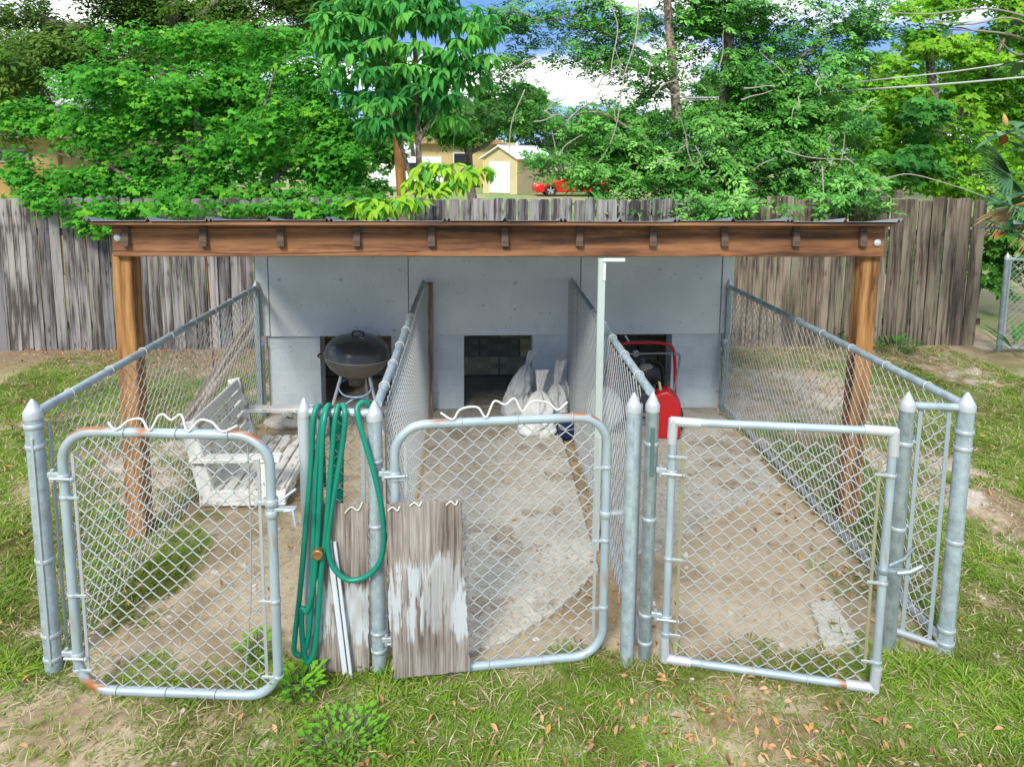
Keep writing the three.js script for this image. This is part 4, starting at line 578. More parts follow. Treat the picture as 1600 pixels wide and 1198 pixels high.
{ // tree with big drooping leaves in whorls, middle
  const t = thing('umbrella_leaf_tree', 'slender tree with large drooping pointed leaves in whorls rising behind the shelter roof', 'tree');
  limb(t, [[-0.675,-0.343,-9.3], [-0.664,0.886,-9.3], [-0.708,1.57,-9.3], [-0.76,2.241,-9.3], [-0.783,2.82,-9.35], [-0.797,3.478,-9.4], [-0.829,4.281,-9.4]], 0.055, 0.028, Mbark2, 'trunk'); limb(t, [[-0.709,1.527,-9.3], [-0.886,2.157,-9.3], [-1.029,2.611,-9.3], [-1.19,3.052,-9.2]], 0.035, 0.015, Mbark2); limb(t, [[-0.765,2.572,-9.3], [-0.463,3.066,-9.3], [-0.214,3.634,-9.3]], 0.035, 0.012, Mbark2); limb(t, [[-0.792,3.152,-9.4], [-1.275,3.621,-9.3], [-1.736,3.838,-9.2]], 0.03, 0.012, Mbark2); limb(t, [[-0.692,1.485,-9.3], [-0.466,1.913,-9.2], [-0.377,2.231,-9.1]], 0.02, 0.009, Mbark2); limb(t, [[-0.693,1.4,-9.3], [-0.955,1.629,-9.1], [-1.185,1.776,-9.0]], 0.02, 0.009, Mbark2);
  const r = rng(31), L1 = leafGeo(0.175, 0.064, 0.16, 0.5, 4), M = [leafMat(0.9, 0.3, [0.04, 0.22, 0.045]), leafMat(0.9, 0.4, [0.075, 0.35, 0.065]), leafMat(0.9, 0.4, [0.15, 0.47, 0.07]), leafMat(0.9, 0.45, [0.38, 0.64, 0.045])];
  const W = [[-1.475,4.057,-9.1], [-1.151,3.799,-9.0], [-0.834,4.049,-9.0], [-0.441,4.093,-9.0], [-0.128,3.829,-9.1], [-1.806,4.21,-9.2], [-1.269,3.406,-8.95], [-0.837,3.465,-8.95], [-0.446,3.359,-9.0], [-0.169,3.491,-9.1], [-1.608,3.419,-9.1], [-1.118,3.051,-8.95], [-0.686,3.2,-9.0], [-1.218,2.797,-8.9], [-0.408,3.124,-9.0], [-1.893,3.913,-9.2], [-0.365,3.671,-9.0], [-0.739,3.736,-8.95], [-1.403,3.733,-9.1], [-0.048,4.113,-9.2], [-0.96,4.219,-9.1], [-1.248,4.312,-9.2], [-0.61,4.322,-9.2], [-1.512,3.129,-9.2], [-0.544,4.006,-9.4], [-1.124,3.636,-9.4], [-0.217,3.322,-9.4], [-0.793,3.022,-9.3], [-1.695,3.749,-9.4], [-1.154,2.683,-9.0], [0.116,3.975,-9.4]];
  const Wy = [[-0.453,2.232,-9.0], [-0.758,2.047,-8.95], [-0.195,2.153,-9.0], [-0.595,1.929,-8.9], [-1.01,1.823,-8.35], [-1.272,1.818,-8.4], [-0.799,1.853,-8.35], [0.016,2.184,-9.1], [-0.663,2.205,-9.1], [-1.132,1.736,-8.3], [-1.408,1.765,-8.4], [-0.333,2.006,-9.0]];
  { const q = rng(313), c0 = [-0.943,3.679,-9.4]; for (let k = 0; k < 62; k++) { const a = q() * 6.283, e = Math.sqrt(q()); W.push([c0[0] + Math.cos(a) * e * 1.06, c0[1] + Math.sin(a) * e * 0.98, c0[2] + q() * 0.75 - 0.4]); } }
  const all = [];
  for (const [ws, y] of [[W, 0], [Wy, 1]]) for (const w of ws) { const tone = y ? 3 : Math.floor(r() * 2.6), spr = 0.30 * (y ? 0.8 : 1);
    for (let b = 0; b < 7; b++) { const ba = b * 0.9 + r() * 0.4, bl = spr * (0.25 + 0.55 * r()), ex = w[0] + Math.cos(ba) * bl, ey = w[1] + 0.06 - bl * 0.25 + (r() - 0.5) * 0.08, ez = w[2] + Math.sin(ba) * bl;
      for (let k = 0; k < 5; k++) { const a = ba + (k - 2) * 0.75 + (r() - 0.5) * 0.4, el = 0.25 - r() * 1.35; X.set(Math.cos(a) * Math.cos(el), Math.sin(el), Math.sin(a) * Math.cos(el)); Y.set(Math.cos(a) * 0.6 + (r() - 0.5) * 0.4, 1, Math.sin(a) * 0.6 + 0.3 + (r() - 0.5) * 0.4); Y.addScaledVector(X, -Y.dot(X)).normalize(); Zv.crossVectors(X, Y); const s = 0.75 + r() * 0.5; all.push({ m: new THREE.Matrix4().makeBasis(X, Y, Zv).scale(V([s, s, s])).setPosition(ex, ey, ez), t: y ? (r() < 0.25 ? 2 : 3) : Math.max(0, Math.min(2, tone + (r() < 0.25 ? 1 : 0))), d: ez + (r() * 0.25) }); } } }
  all.sort((a, b) => b.d - a.d);
  all.slice(0, 300).forEach((q) => { const m = part('leaf', L1, M[q.t], t); q.m.decompose(m.position, m.quaternion, m.scale); });
  const rest = all.slice(300), MW = leafMat(0.85, 0.3), im = new THREE.InstancedMesh(L1, MW, rest.length); im.name = 'crown'; im.userData.kind = 'stuff'; rest.forEach((q, i) => { im.setMatrixAt(i, q.m); im.setColorAt(i, M[q.t].color); }); t.add(im); im.castShadow = im.receiveShadow = true;
}
const T4keep = (x, y, z) => true;
{ // glossy small-leaved tree to the right of the middle
  const t = thing('holly_oak_tree', 'large airy tree with small glossy leaves behind the right half of the shelter', 'tree');
  limb(t, [[3.064,-0.672,-10.3], [3.008,1.39,-10.3], [2.902,2.985,-10.3], [2.781,3.983,-10.3], [2.673,4.956,-10.3]], 0.085, 0.055, Mbark2, 'trunk'); limb(t, [[3.92,-0.768,-10.6], [3.814,1.558,-10.6], [3.723,2.913,-10.6], [3.719,3.854,-10.6], [3.822,4.958,-10.6]], 0.1, 0.07, Mbark, 'trunk');
  limb(t, [[3.727,2.817,-10.6], [4.32,3.477,-10.5], [5.107,4.121,-10.4]], 0.05, 0.02); limb(t, [[2.957,2.242,-10.3], [2.232,2.743,-10.1], [1.656,3.002,-10.0], [1.205,2.91,-10.0]], 0.03, 0.008, Mbark2); limb(t, [[2.873,3.26,-10.3], [2.431,3.844,-10.3], [1.952,4.053,-10.25], [1.434,4.345,-10.2], [0.936,4.277,-10.2], [0.48,4.372,-10.1], [-0.053,4.115,-10.0]], 0.024, 0.008, Mbark); limb(t, [[3.801,1.852,-10.6], [4.593,2.251,-10.3], [5.392,2.444,-10.0]], 0.045, 0.015); limb(t, [[2.924,2.615,-10.3], [2.339,2.243,-10.1], [1.641,2.156,-9.8]], 0.03, 0.01, Mbark2);
  const air = (x, y, z) => true;
  count += crown(t, SPRIG.pair, leafMat(0.45, 0), [[3.308,2.116,-9.9,1.35,0.675,0.7], [4.65,2.211,-10.0,1.182,0.773,0.8], [5.104,1.922,-9.4,0.513,0.385,0.45], [3.717,1.737,-9.25,1.43,0.252,0.32], [2.792,2.656,-10.1,0.918,0.505,0.7], [5.134,2.911,-10.3,0.843,0.655,0.8], [4.096,2.916,-10.6,1.06,0.675,0.9]], { seed: 44, split: 5, dens: 290, size: 1.45, spread: 0.17, per: 11, pal: G4 });
  count += crown(t, SPRIG.pair, leafMat(0.42, 0), [[1.907,2.335,-9.8,0.757,0.401,0.5], [1.255,2.643,-10.0,0.636,0.545,0.6,0.8], [0.903,2.331,-9.6,0.209,0.209,0.3,0.4], [2.373,3.446,-10.4,0.851,0.662,0.8,0.7], [3.831,3.834,-10.8,1.178,0.835,0.9,1.3], [5.185,3.696,-10.7,1.07,0.973,0.9,1.3], [4.888,4.463,-10.8,1.276,0.491,0.9], [3.44,4.497,-10.6,0.771,0.385,0.7], [1.93,4.211,-10.4,0.567,0.378,0.5,0.5], [0.684,2.874,-10.3,0.468,0.375,0.5,0.6], [0.399,4.26,-10.3,0.562,0.234,0.4,0.5], [1.785,1.743,-9.1,0.496,0.116,0.25,0.5], [2.647,1.717,-9.15,0.749,0.2,0.3], [3.715,1.797,-8.45,1.152,0.154,0.2], [4.598,1.831,-8.45,0.384,0.2,0.2], [2.92,1.748,-8.45,0.461,0.108,0.2,0.7], [0.691,3.621,-10.5,0.382,0.573,0.5,0.35], [1.25,3.901,-10.5,0.477,0.382,0.4,0.3], [2.953,3.923,-10.5,0.477,0.573,0.5,0.8], [4.152,4.527,-10.7,0.584,0.486,0.7], [2.835,4.558,-10.5,0.955,0.477,0.7,1.4], [1.693,4.431,-10.4,0.662,0.378,0.5,0.9], [0.49,4.35,-10.3,0.655,0.281,0.5,0.8], [0.859,3.052,-10.2,0.556,0.371,0.5,0.9], [0.499,3.562,-10.4,0.473,0.473,0.5,0.7], [1.46,2.922,-10.2,0.464,0.278,0.5,0.8], [2.011,3.636,-10.5,0.668,0.477,0.5,0.9], [4.771,3.81,-10.9,1.288,0.694,0.8,1.3], [5.749,4.176,-10.7,0.486,0.584,0.5,0.8], [5.572,4.53,-10.6,0.578,0.482,0.6], [1.147,4.576,-10.5,1.05,0.248,0.6,0.6], [0.13,3.24,-10.4,0.473,0.567,0.5,0.5], [1.617,2.167,-9.4,0.342,0.12,0.25,0.5], [2.031,2.044,-9.3,0.423,0.203,0.25,0.8], [1.447,2.046,-9.4,0.273,0.103,0.2,0.6], [1.954,1.693,-8.9,0.647,0.097,0.2,0.5]], { seed: 45, split: 4, dens: 150, size: 1.45, spread: 0.19, per: 9, pal: G4 });
  const tw = [[[2.176,4.637,-9.7], [2.113,3.954,-9.6], [1.971,3.449,-9.6], [1.855,2.764,-9.5], [1.716,2.422,-9.5], [1.546,2.207,-9.5]], [[1.765,4.465,-9.7], [1.886,4.134,-9.7], [1.795,3.531,-9.6], [1.853,2.849,-9.5]], [[-0.222,3.341,-9.6], [-0.288,2.915,-9.5], [-0.321,2.452,-9.4]], [[0.767,3.699,-9.7], [0.205,3.387,-9.6], [-0.203,3.041,-9.5], [-0.286,2.744,-9.4]], [[0.641,3.275,-9.7], [0.465,2.842,-9.6], [0.42,2.414,-9.5]], [[4.929,2.4,-9.3], [5.334,2.122,-9.2], [5.77,2.175,-9.2], [6.264,2.033,-9.0], [6.819,1.83,-8.9]], [[4.091,2.479,-9.3], [4.355,2.397,-9.2], [4.966,2.358,-9.2]], [[4.58,2.271,-9.2], [4.538,1.775,-9.0]]];
  { const q = rng(404); for (let k = 0; k < 34; k++) { const px = q(), dx = (q() - 0.5) * 0.9, x0 = 0.6 + px * 4.6, y0 = 2.0 + q() * 1.6, z0 = -9.25 - q() * 0.5, dy = (q() - 0.35) * 0.9; tw.push([[x0, y0, z0], [x0 + dx * 0.3 + (q() - 0.5) * 0.1, y0 + dy * 0.4, z0 + 0.03], [x0 + dx * 0.7, y0 + dy * 0.7 + (q() - 0.5) * 0.15, z0 + 0.08], [x0 + dx, y0 + dy, z0 + 0.1]]); } }
  for (const p of tw) part('twig', sweep(smooth(p, 30), (k) => 0.011 - 0.006 * k, 7), Mtwig, t);
}
{ // yellow-green thicket on the right
  const t = thing('sunlit_tree', 'yellow-green leafy tree beyond the fence at the right, power cables crossing it', 'tree');
  limb(t, [[9.044,-1.01,-13.0], [8.807,1.738,-13.0], [8.584,3.176,-13.0], [8.319,4.572,-13.0]], 0.14, 0.07, Mbark, 'trunk'); limb(t, [[8.662,2.701,-13.0], [9.384,3.655,-13.0], [9.789,4.593,-13.0]], 0.07, 0.03);
  count += crown(t, SPRIG.broad, leafMat(0.92, 0.4), [[8.21,2.749,-12.6,1.088,0.687,0.8], [9.295,2.64,-12.5,0.909,0.852,0.8], [8.476,2.066,-12.2,1.22,0.388,0.6], [7.862,3.405,-13.0,0.532,0.591,0.7], [9.518,3.793,-13.2,1.08,0.66,0.9], [8.897,4.599,-13.5,0.982,0.614,0.9], [10.229,4.677,-13.5,0.736,0.736,0.9], [7.524,2.123,-12.0,0.655,0.436,0.5], [10.779,3.433,-13.0,0.945,1.655,0.9], [9.532,5.402,-13.6,1.484,0.618,0.9], [7.857,4.247,-13.2,0.48,0.6,0.6,0.6]], { seed: 61, split: 4, dens: 130, size: 1.1, spread: 0.24, per: 9, pal: G5 });
  count += crown(t, SPRIG.broad, leafMat(0.92, 0.3), [[7.73,3.116,-12.0,0.491,0.6,0.4], [7.367,2.348,-11.6,0.633,0.422,0.4]], { seed: 62, split: 3, dens: 90, size: 1.3, spread: 0.2, per: 7, pal: [[0.03, 0.15, 0.03], [0.06, 0.25, 0.04], [0.1, 0.32, 0.05]] });
}
// trees farther off, one by one
const farTrees = [
  ['dark green tree behind the utility pole, left of the far yellow house', [-3.981,2.48,-24.0,1.527,1.636,2.2], GF, 1], ['tree with a curved dark trunk between the far yellow house and the white shed', [-0.275,3.637,-28.0,1.909,1.4,2.4], GF, 1],
  ['hazy tree rising behind the small white shed', [6.288,3.578,-52.0,4.727,1.985,4.0], GF, 0.9], ['pale distant tree directly behind the white shed roof', [2.61,5.508,-54.0,2.945,2.209,3.5], GF, 1.2], ['broad tree far behind the red car', [11.966,4.025,-50.0,5.0,2.727,4.0], GF, 1], ['tree far behind the glossy-leaved tree, right of the red car', [18.631,4.578,-46.0,5.436,3.764,4.0], GF, 1],
  ['tall tree far off behind the yellow-green tree at right', [24.088,4.362,-40.0,4.364,4.0,4.0], G5, 0.8], ['far tree closing the view at the right edge of the photograph', [29.35,5.014,-38.0,4.491,4.491,4.0], GF, 0.9], ['tree behind the left house roof and the bright tree', [-12.626,3.446,-26.0,3.073,1.891,2.5], GF, 1], ['tree behind the bright spreading tree, left of the pole', [-7.197,3.23,-25.0,2.727,2.045,2.5], GF, 1],
  ['pale far tree just left of the far yellow house', [-5.65,6.037,-60.0,2.727,3.273,3.0], G5, 0.8],
];
farTrees.forEach(([label, c, pal, f], i) => {
  const t = thing('background_tree', label, 'tree'), [x, y, z, rx, ry, rz] = c, r = rng(200 + i);
  limb(t, [[x + rx * 0.1, -0.1, z], [x + (r() - 0.5) * 0.5, y * 0.4, z], [x + (r() - 0.5) * 0.8, y, z], [x, y + ry * 0.5, z]], 0.16 + rx * 0.03, 0.06, Mbark, 'trunk');
  for (let k = 0; k < 4; k++) limb(t, [[x, y * 0.5 + k * 0.3, z], [x + (r() - 0.5) * rx, y * 0.8, z + (r() - 0.5) * rz * 0.6], [x + (r() - 0.5) * rx * 1.6, y + (r() - 0.2) * ry * 0.6, z + (r() - 0.5) * rz]], 0.09, 0.03);
  const lobes = []; for (let k = 0; k < 9; k++) { const a = r() * 6.28, e = 0.35 + r() * 0.4; lobes.push([x + Math.cos(a) * rx * e, y + (r() - 0.5) * ry * 1.1, z + Math.sin(a) * rz * e, rx * 0.55, ry * 0.5, rz * 0.5]); }
  count += crown(t, SPRIG.far, leafMat(0.9, 0.3), lobes, { seed: 300 + i, dens: 20 * f, size: 0.8 - c[2] * 0.004, spread: 0.5, per: 9, pal, ymin: 0.3 });
});
{ // magnolia just outside the right edge, its branches reaching in
  const t = thing('magnolia_tree', 'magnolia with big glossy leaves and rusty undersides reaching in at the right edge', 'tree');
  const wood = mat([0.30, 0.26, 0.20], 0.9), r = rng(71), Lg = leafGeo(0.17, 0.066, 0.14, 0.12, 4), Ms = [leafMat(0.3, 0, [0.03, 0.105, 0.03]), leafMat(0.3, 0, [0.05, 0.16, 0.045]), leafMat(0.34, 0, [0.09, 0.21, 0.07]), leafMat(0.6, 0, [0.32, 0.14, 0.04])];
  limb(t, [[5.954,-1.06,-5.6], [5.632,1.043,-5.6], [5.376,2.657,-5.6], [5.119,3.865,-5.6]], 0.10, 0.06, Mbark, 'trunk');
  const br = [[[5.468,2.132,-5.6], [4.745,3.1,-5.5], [4.077,3.448,-5.3], [3.612,3.386,-5.2], [3.267,3.427,-5.2]], [[5.408,2.396,-5.6], [4.528,3.329,-5.4], [3.92,3.516,-5.3], [3.313,3.455,-5.2], [3.046,3.46,-5.2]], [[4.745,3.1,-5.5], [4.142,3.308,-5.3], [3.714,3.342,-5.2], [3.468,3.347,-5.2]], [[5.549,1.485,-5.6], [4.729,2.146,-5.3], [4.194,2.514,-5.2], [3.896,2.604,-5.1]], [[5.607,1.155,-5.6], [4.748,1.654,-5.2], [4.27,1.962,-5.1], [3.936,2.018,-5.0]], [[4.431,3.279,-5.4], [4.103,3.189,-5.3], [3.866,3.288,-5.2]], [[4.837,2.445,-5.4], [4.379,2.978,-5.3], [4.08,3.129,-5.2]]];
  for (const p of br) part('branch', sweep(smooth(p, 24), (k) => 0.012 - 0.008 * k, 7), wood, t);
  const wh = [[[3.454,3.348,-5.15], 7, 0.95], [[4.036,3.365,-5.2], 6, 1], [[4.002,3.115,-5.1], 9, 1], [[3.879,2.589,-5.05], 12, 1.05], [[4.047,2.676,-5.1], 9, 1], [[4.093,2.464,-5.1], 9, 1], [[3.903,2.06,-4.95], 13, 1.1], [[4.003,1.928,-4.95], 11, 1.1], [[3.926,1.875,-5.0], 9, 1], [[4.093,2.16,-5.0], 9, 1], [[4.232,2.872,-5.2], 10, 1], [[4.267,1.684,-5.0], 10, 1], [[4.384,3.406,-5.3], 10, 1]];
  for (const [c, n, s] of wh) for (let k = 0; k < n; k++) { const a = k * 2.4 + r() * 0.5, el = 0.55 - 1.15 * r(); X.set(Math.cos(a) * Math.cos(el), Math.sin(el), Math.sin(a) * Math.cos(el)); Y.set(-Math.cos(a) * 0.5 + (r() - 0.5) * 0.5, 1, -Math.sin(a) * 0.5 + (r() - 0.5) * 0.5 + 0.2); Y.addScaledVector(X, -Y.dot(X)).normalize(); Zv.crossVectors(X, Y); const m = part('leaf', Lg, Ms[r() < 0.09 ? 3 : Math.floor(r() * 3)], t), q = s * (0.75 + 0.45 * r()); new THREE.Matrix4().makeBasis(X, Y, Zv).scale(V([q, q, q])).setPosition(c[0] + X.x * 0.02, c[1] + X.y * 0.02, c[2] + X.z * 0.02).decompose(m.position, m.quaternion, m.scale); }
  const bud = part('bud', lathe([[0, -0.05], [0.014, -0.035], [0.019, 0], [0.012, 0.035], [0, 0.055]], 12), mat([0.55, 0.34, 0.10], 0.7), t, 'tan furry bud'); bud.position.set(...[3.865,2.681,-5.05]); bud.rotation.z = 0.3;
}
{ // fan palm beside the far right fence
  const t = thing('fan_palm', 'fan palm with long green blades and dry straw fronds over the brown fence at right', 'palm');
  const r = rng(81), Mg1 = leafMat(0.5, 0, [0.06, 0.15, 0.055]), Mg2 = leafMat(0.5, 0, [0.09, 0.2, 0.07]), Md = leafMat(0.9, 0, [0.42, 0.27, 0.11]);
  part('trunk', sweep([[7.035,0.01,-7.9], [6.789,1.12,-7.8], [6.575,1.948,-7.7]], 0.12, 12), Mbark, t);
  const hub = V([6.482,2.026,-7.6]);
  for (const [cp, n, m, dry] of [[[5.705,2.245,-7.3], 22, Mg1, 0], [[5.788,2.045,-7.2], 20, Mg2, 0], [[6.18,2.589,-7.4], 22, Mg2, 0], [[6.734,2.315,-7.5], 20, Mg1, 0], [[6.755,1.835,-7.3], 20, Mg1, 0], [[5.779,1.868,-7.3], 8, Md, 1], [[6.08,1.73,-7.3], 9, Md, 1]]) {
    const c = V(cp), dir = new THREE.Vector3().subVectors(c, hub).normalize(), f = new THREE.Group(); f.name = 'frond'; const l = [sweep(smooth([hub.toArray(), [(hub.x + c.x) / 2, (hub.y + c.y) / 2 + 0.06, (hub.z + c.z) / 2], c.toArray()], 10), 0.009, 6)];
    for (let k = 0; k < n; k++) { const a = ((k + 0.5) / n - 0.5) * (dry ? 0.8 : 2.0), L = (dry ? 0.4 : 0.62) * (0.85 + 0.3 * r()), g = leafGeo(L, 0.03, 0.35, dry ? 0.5 : 0.12, 4); X.copy(dir).applyAxisAngle(new THREE.Vector3(0.1, 0.55, 0.8).normalize(), a); Y.set(0.1, 1, 0.5).addScaledVector(X, -new THREE.Vector3(0.1, 1, 0.5).dot(X)).normalize(); Zv.crossVectors(X, Y); g.applyMatrix4(new THREE.Matrix4().makeBasis(X, Y, Zv).setPosition(c)); l.push(g); }
    part('frond', mg(l), m, t, dry ? 'dry straw-coloured frond' : undefined);
  }
}
// ------------------------------------------------------------------ neighbours beyond the fence
const Mglass = mat([0.03, 0.035, 0.04], 0.08), Mwhite = mat([0.72, 0.72, 0.70], 0.6);
const stucco = (c, s) => sc(tex(256, 256, (u, v) => { const n = fbm(u * 6 + s, v * 6, 4), q = fbm(u * 70, v * 70, 2), k = 0.88 + (n - 0.5) * 0.25 + (q - 0.5) * 0.1; return [c[0] * k, c[1] * k, c[2] * k, q]; }), 3, 3, 0.9, 0.004);
{ // house at left
  const h = thing('house', 'yellow stucco house with a white eave and dark window at the left edge', 'house'), My = stucco([0.56, 0.44, 0.20], 3), Mo = stucco([0.50, 0.31, 0.11], 6);
  part('wall', projUV(moved(cbox(6, 2.65, 0.2, 0.01), -11.1, 1.325, -14.2), 'x'), My, h); part('wall', projUV(moved(cbox(0.2, 2.65, 7, 0.01), -8.0, 1.325, -17.7), 'z'), My, h); part('lower_wall', projUV(moved(cbox(5.9, 2.15, 0.05, 0.01), -11.1, 1.075, -14.06), 'x'), Mo, h, 'orange lower wall');
  part('fascia', moved(cbox(7.2, 0.27, 0.06, 0.006), -10.8, 2.79, -13.75), Mwhite, h); part('soffit', moved(cbox(7.2, 0.02, 0.6, 0.004), -10.8, 2.66, -14.0), Mwhite, h);
  const rf = part('roof', (() => { const g = moved(cbox(7.4, 0.06, 4.2, 0.005), -10.8, 3.45, -15.6, 0, 0.34); return projUV(g, 'x'); })(), stucco([0.55, 0.55, 0.54], 9), h); 
  part('roof_trim', moved(cbox(0.06, 0.2, 4.2, 0.005), -7.08, 3.4, -15.6, 0, 0.34), Mwhite, h);
  const w = part('window', moved(cbox(1.3, 0.26, 0.06, 0.005), -9.25, 2.31, -14.06), mat([0.30, 0.28, 0.25], 0.6), h); part('pane', moved(cbox(1.2, 0.18, 0.03, 0.003), -9.25, 2.31, -14.04), Mglass, w);
}
{ // far yellow house
  const h = thing('house', 'far yellow house with an orange-brown roof between the pole and the curved trunk', 'house'), [x, y, z] = [-3.411,1.908,-50.0];
  part('wall', projUV(moved(cbox(7, 2.9, 5, 0.02), x + 2.6, 1.7, z - 2.5), 'x'), stucco([0.60, 0.45, 0.20], 2), h); part('roof', (() => { const s = new THREE.Shape(); s.moveTo(-3.3, 0); s.lineTo(0, 1.5); s.lineTo(3.3, 0); s.closePath(); return flat(new THREE.ExtrudeGeometry(s, { depth: 6, bevelEnabled: false })).translate(x + 2.2, 3.05, z - 5.3); })(), stucco([0.42, 0.24, 0.13], 4), h); part('garage_door', moved(cbox(2.2, 1.9, 0.06, 0.01), x - 0.2, 1.2, z + 0.03), Mwhite, h); const w = part('window', moved(cbox(1.0, 0.9, 0.06, 0.01), x + 2.2, 2.0, z + 0.03), Mwhite, h); part('pane', moved(cbox(0.86, 0.76, 0.04, 0.01), x + 2.2, 2.0, z + 0.05), Mglass, w);
  const b = thing('white_van', 'white van partly hidden in front of the far yellow house', 'van', [x - 1.0, 0, z + 5]); { const s = new THREE.Shape(); s.moveTo(-2.3, 0.35); s.lineTo(2.2, 0.35); s.lineTo(2.3, 1.2); s.lineTo(1.7, 1.3); s.lineTo(1.2, 2.0); s.lineTo(-2.2, 2.05); s.closePath(); part('body', new THREE.ExtrudeGeometry(s, { depth: 1.6, bevelEnabled: true, bevelSize: 0.06, bevelThickness: 0.08, bevelSegments: 2 }).translate(0, 0, -0.8), Mwhite, b); for (const x of [-1.4, 1.4]) for (const z2 of [-0.8, 0.82]) part('wheel', moved(new THREE.TorusGeometry(0.24, 0.09, 8, 20), x, 0.33, z2), mat([0.02, 0.02, 0.02], 0.8), b); part('side_window', moved(cbox(1.3, 0.5, 0.03, 0.01), 0.3, 1.55, 0.885), Mglass, b); }
}
{ // small white shed
  const h = thing('shed', 'cream garden shed with a bright white double door and low gable roof', 'shed', [1.337,0.0,-42.096], -0.55), My = stucco([0.66, 0.55, 0.30], 5);
  const W = 2.3, D = 4.6, H = 2.15, P = 2.85;
  { const s = new THREE.Shape(); s.moveTo(-W / 2, 0); s.lineTo(W / 2, 0); s.lineTo(W / 2, H); s.lineTo(0, P - 0.1); s.lineTo(-W / 2, H); s.closePath(); part('wall', projUV(new THREE.ExtrudeGeometry(s, { depth: D, bevelEnabled: false }).translate(0, 0, -D), 'x'), My, h); }
  for (const s of [-1, 1]) part('roof', moved(cbox(Math.hypot(W / 2 + 0.25, (P - H) * 1.2) , 0.07, D + 0.5, 0.01), s * (W / 4 + 0.06), (H + P) / 2 - 0.02, -D / 2, 0, 0, -s * Math.atan2(P - H, W / 2 + 0.05)), mat([0.70, 0.69, 0.68], 0.6), h);
  for (const s of [-1, 1]) part('door', moved(cbox(0.72, 1.86, 0.05, 0.01), s * 0.365, 0.99, 0.03), Mwhite, h); for (const s of [-1, 1]) part('corner_trim', moved(cbox(0.1, H, 0.1, 0.01), s * (W / 2 - 0.03), H / 2, -0.03), mat([0.66, 0.54, 0.24], 0.7), h);
}
{ // red car
  const c = thing('red_car', 'shiny red sports coupe parked on the far street, half hidden by leaves', 'car', [5.462,0.0,-40.728], 0.05), Mr = mat([0.62, 0.018, 0.014], 0.25, 0.1), s = new THREE.Shape();
  s.moveTo(-2.15, 0.28); s.lineTo(-2.2, 0.5); s.quadraticCurveTo(-2.15, 0.62, -1.75, 0.70); s.lineTo(-0.85, 0.86); s.quadraticCurveTo(-0.2, 1.28, 0.2, 1.30); s.quadraticCurveTo(1.0, 1.28, 1.7, 0.96); s.lineTo(2.12, 0.92); s.lineTo(2.18, 0.5); s.lineTo(2.1, 0.28);
  for (const x of [1.35, -1.35]) { s.lineTo(x + 0.4, 0.28); s.absarc(x, 0.28, 0.4, 0, Math.PI, false); s.lineTo(x - 0.4, 0.28); } s.closePath();
  part('body', toCreasedNormals(new THREE.ExtrudeGeometry(s, { depth: 1.55, bevelEnabled: true, bevelSize: 0.05, bevelThickness: 0.1, bevelSegments: 3, curveSegments: 10 }).translate(0, 0, -0.77), 0.6), Mr, c);
  for (const z of [-0.885, 0.885]) { const w = new THREE.Shape(); w.moveTo(-0.6, 0.92); w.lineTo(-0.1, 1.19); w.lineTo(0.85, 1.17); w.lineTo(1.25, 0.96); w.closePath(); part('side_window', new THREE.ExtrudeGeometry(w, { depth: 0.01, bevelEnabled: false }).translate(0, 0, z), Mglass, c); }
  for (const x of [-1.35, 1.35]) for (const z of [-0.8, 0.8]) { const w = part('wheel', moved(new THREE.TorusGeometry(0.27, 0.075, 10, 28), 0, 0, 0), mat([0.02, 0.02, 0.02], 0.8), c); w.position.set(x, 0.33, z); const sp = [ring(0.22, 0.1, 0.02).rotateX(Math.PI / 2)]; for (let k = 0; k < 5; k++) sp.push(moved(cbox(0.06, 0.22, 0.03, 0.005).translate(0, 0.11, 0), 0, 0, z > 0 ? 0.05 : -0.05, 0, 0, k * 1.2566)); part('rim', mg(sp), mat([0.65, 0.66, 0.67], 0.3, 0.7), w); }
  for (const z of [-0.6, 0.6]) part('headlight', moved(cbox(0.12, 0.1, 0.3, 0.02), -2.08, 0.62, z), mat([0.7, 0.7, 0.7], 0.15), c);
}
{ // utility pole and cables
  const p = thing('utility_pole', 'leaning tan wooden utility pole behind the tree with drooping leaves', 'utility pole'); part('pole', sweep([[-1.667,-0.219,-16.0], [-1.702,1.464,-16.0], [-1.77,2.749,-16.0], [-1.879,4.901,-16.0], [-1.943,6.116,-16.0]], 0.115, 14), (() => { const m = Mpost.clone(); m.color.setRGB(1.0, 0.95, 0.9); return m; })(), p);
  part('crossarm', moved(cbox(1.8, 0.1, 0.09, 0.006), ...[-1.897,5.282,-15.85], 0.3), Mgrey, p);
  const Mc = mat([0.46, 0.47, 0.44], 0.6);
  for (const [pts, r, lb] of [[[[3.588,3.459,-14.0], [5.516,3.552,-14.0], [6.633,3.679,-12.0], [7.73,3.786,-11.5], [9.15,3.995,-11.0]], 0.012, 'upper pale power cable crossing the yellow-green tree at right'], [[[3.203,3.529,-14.0], [4.612,3.537,-14.0], [5.818,3.541,-13.5], [6.62,3.539,-12.0], [7.747,3.6,-11.5], [9.18,3.718,-11.0]], 0.016, 'lower thicker pale power cable crossing in front of the trees at right']]) tag(part('power_cable', sweep(smooth(pts, 40), r, 8), Mc), lb, 'cable');
}
{ // chain-link at the far right beyond the board fence
  const f = thing('chain_link_fence', 'far chain-link fence at the right edge past the end of the board fence', 'chain-link fence');
  postPart(f, 6.50, -8.24, 1.19, 0.03, Mgalv); meshRun(f, [6.50, -8.24], [8.6, -8.1], 1.17, 1.16, { wm: MwireOld, wr: 0.003, side: 0.02, bottom: true });
}
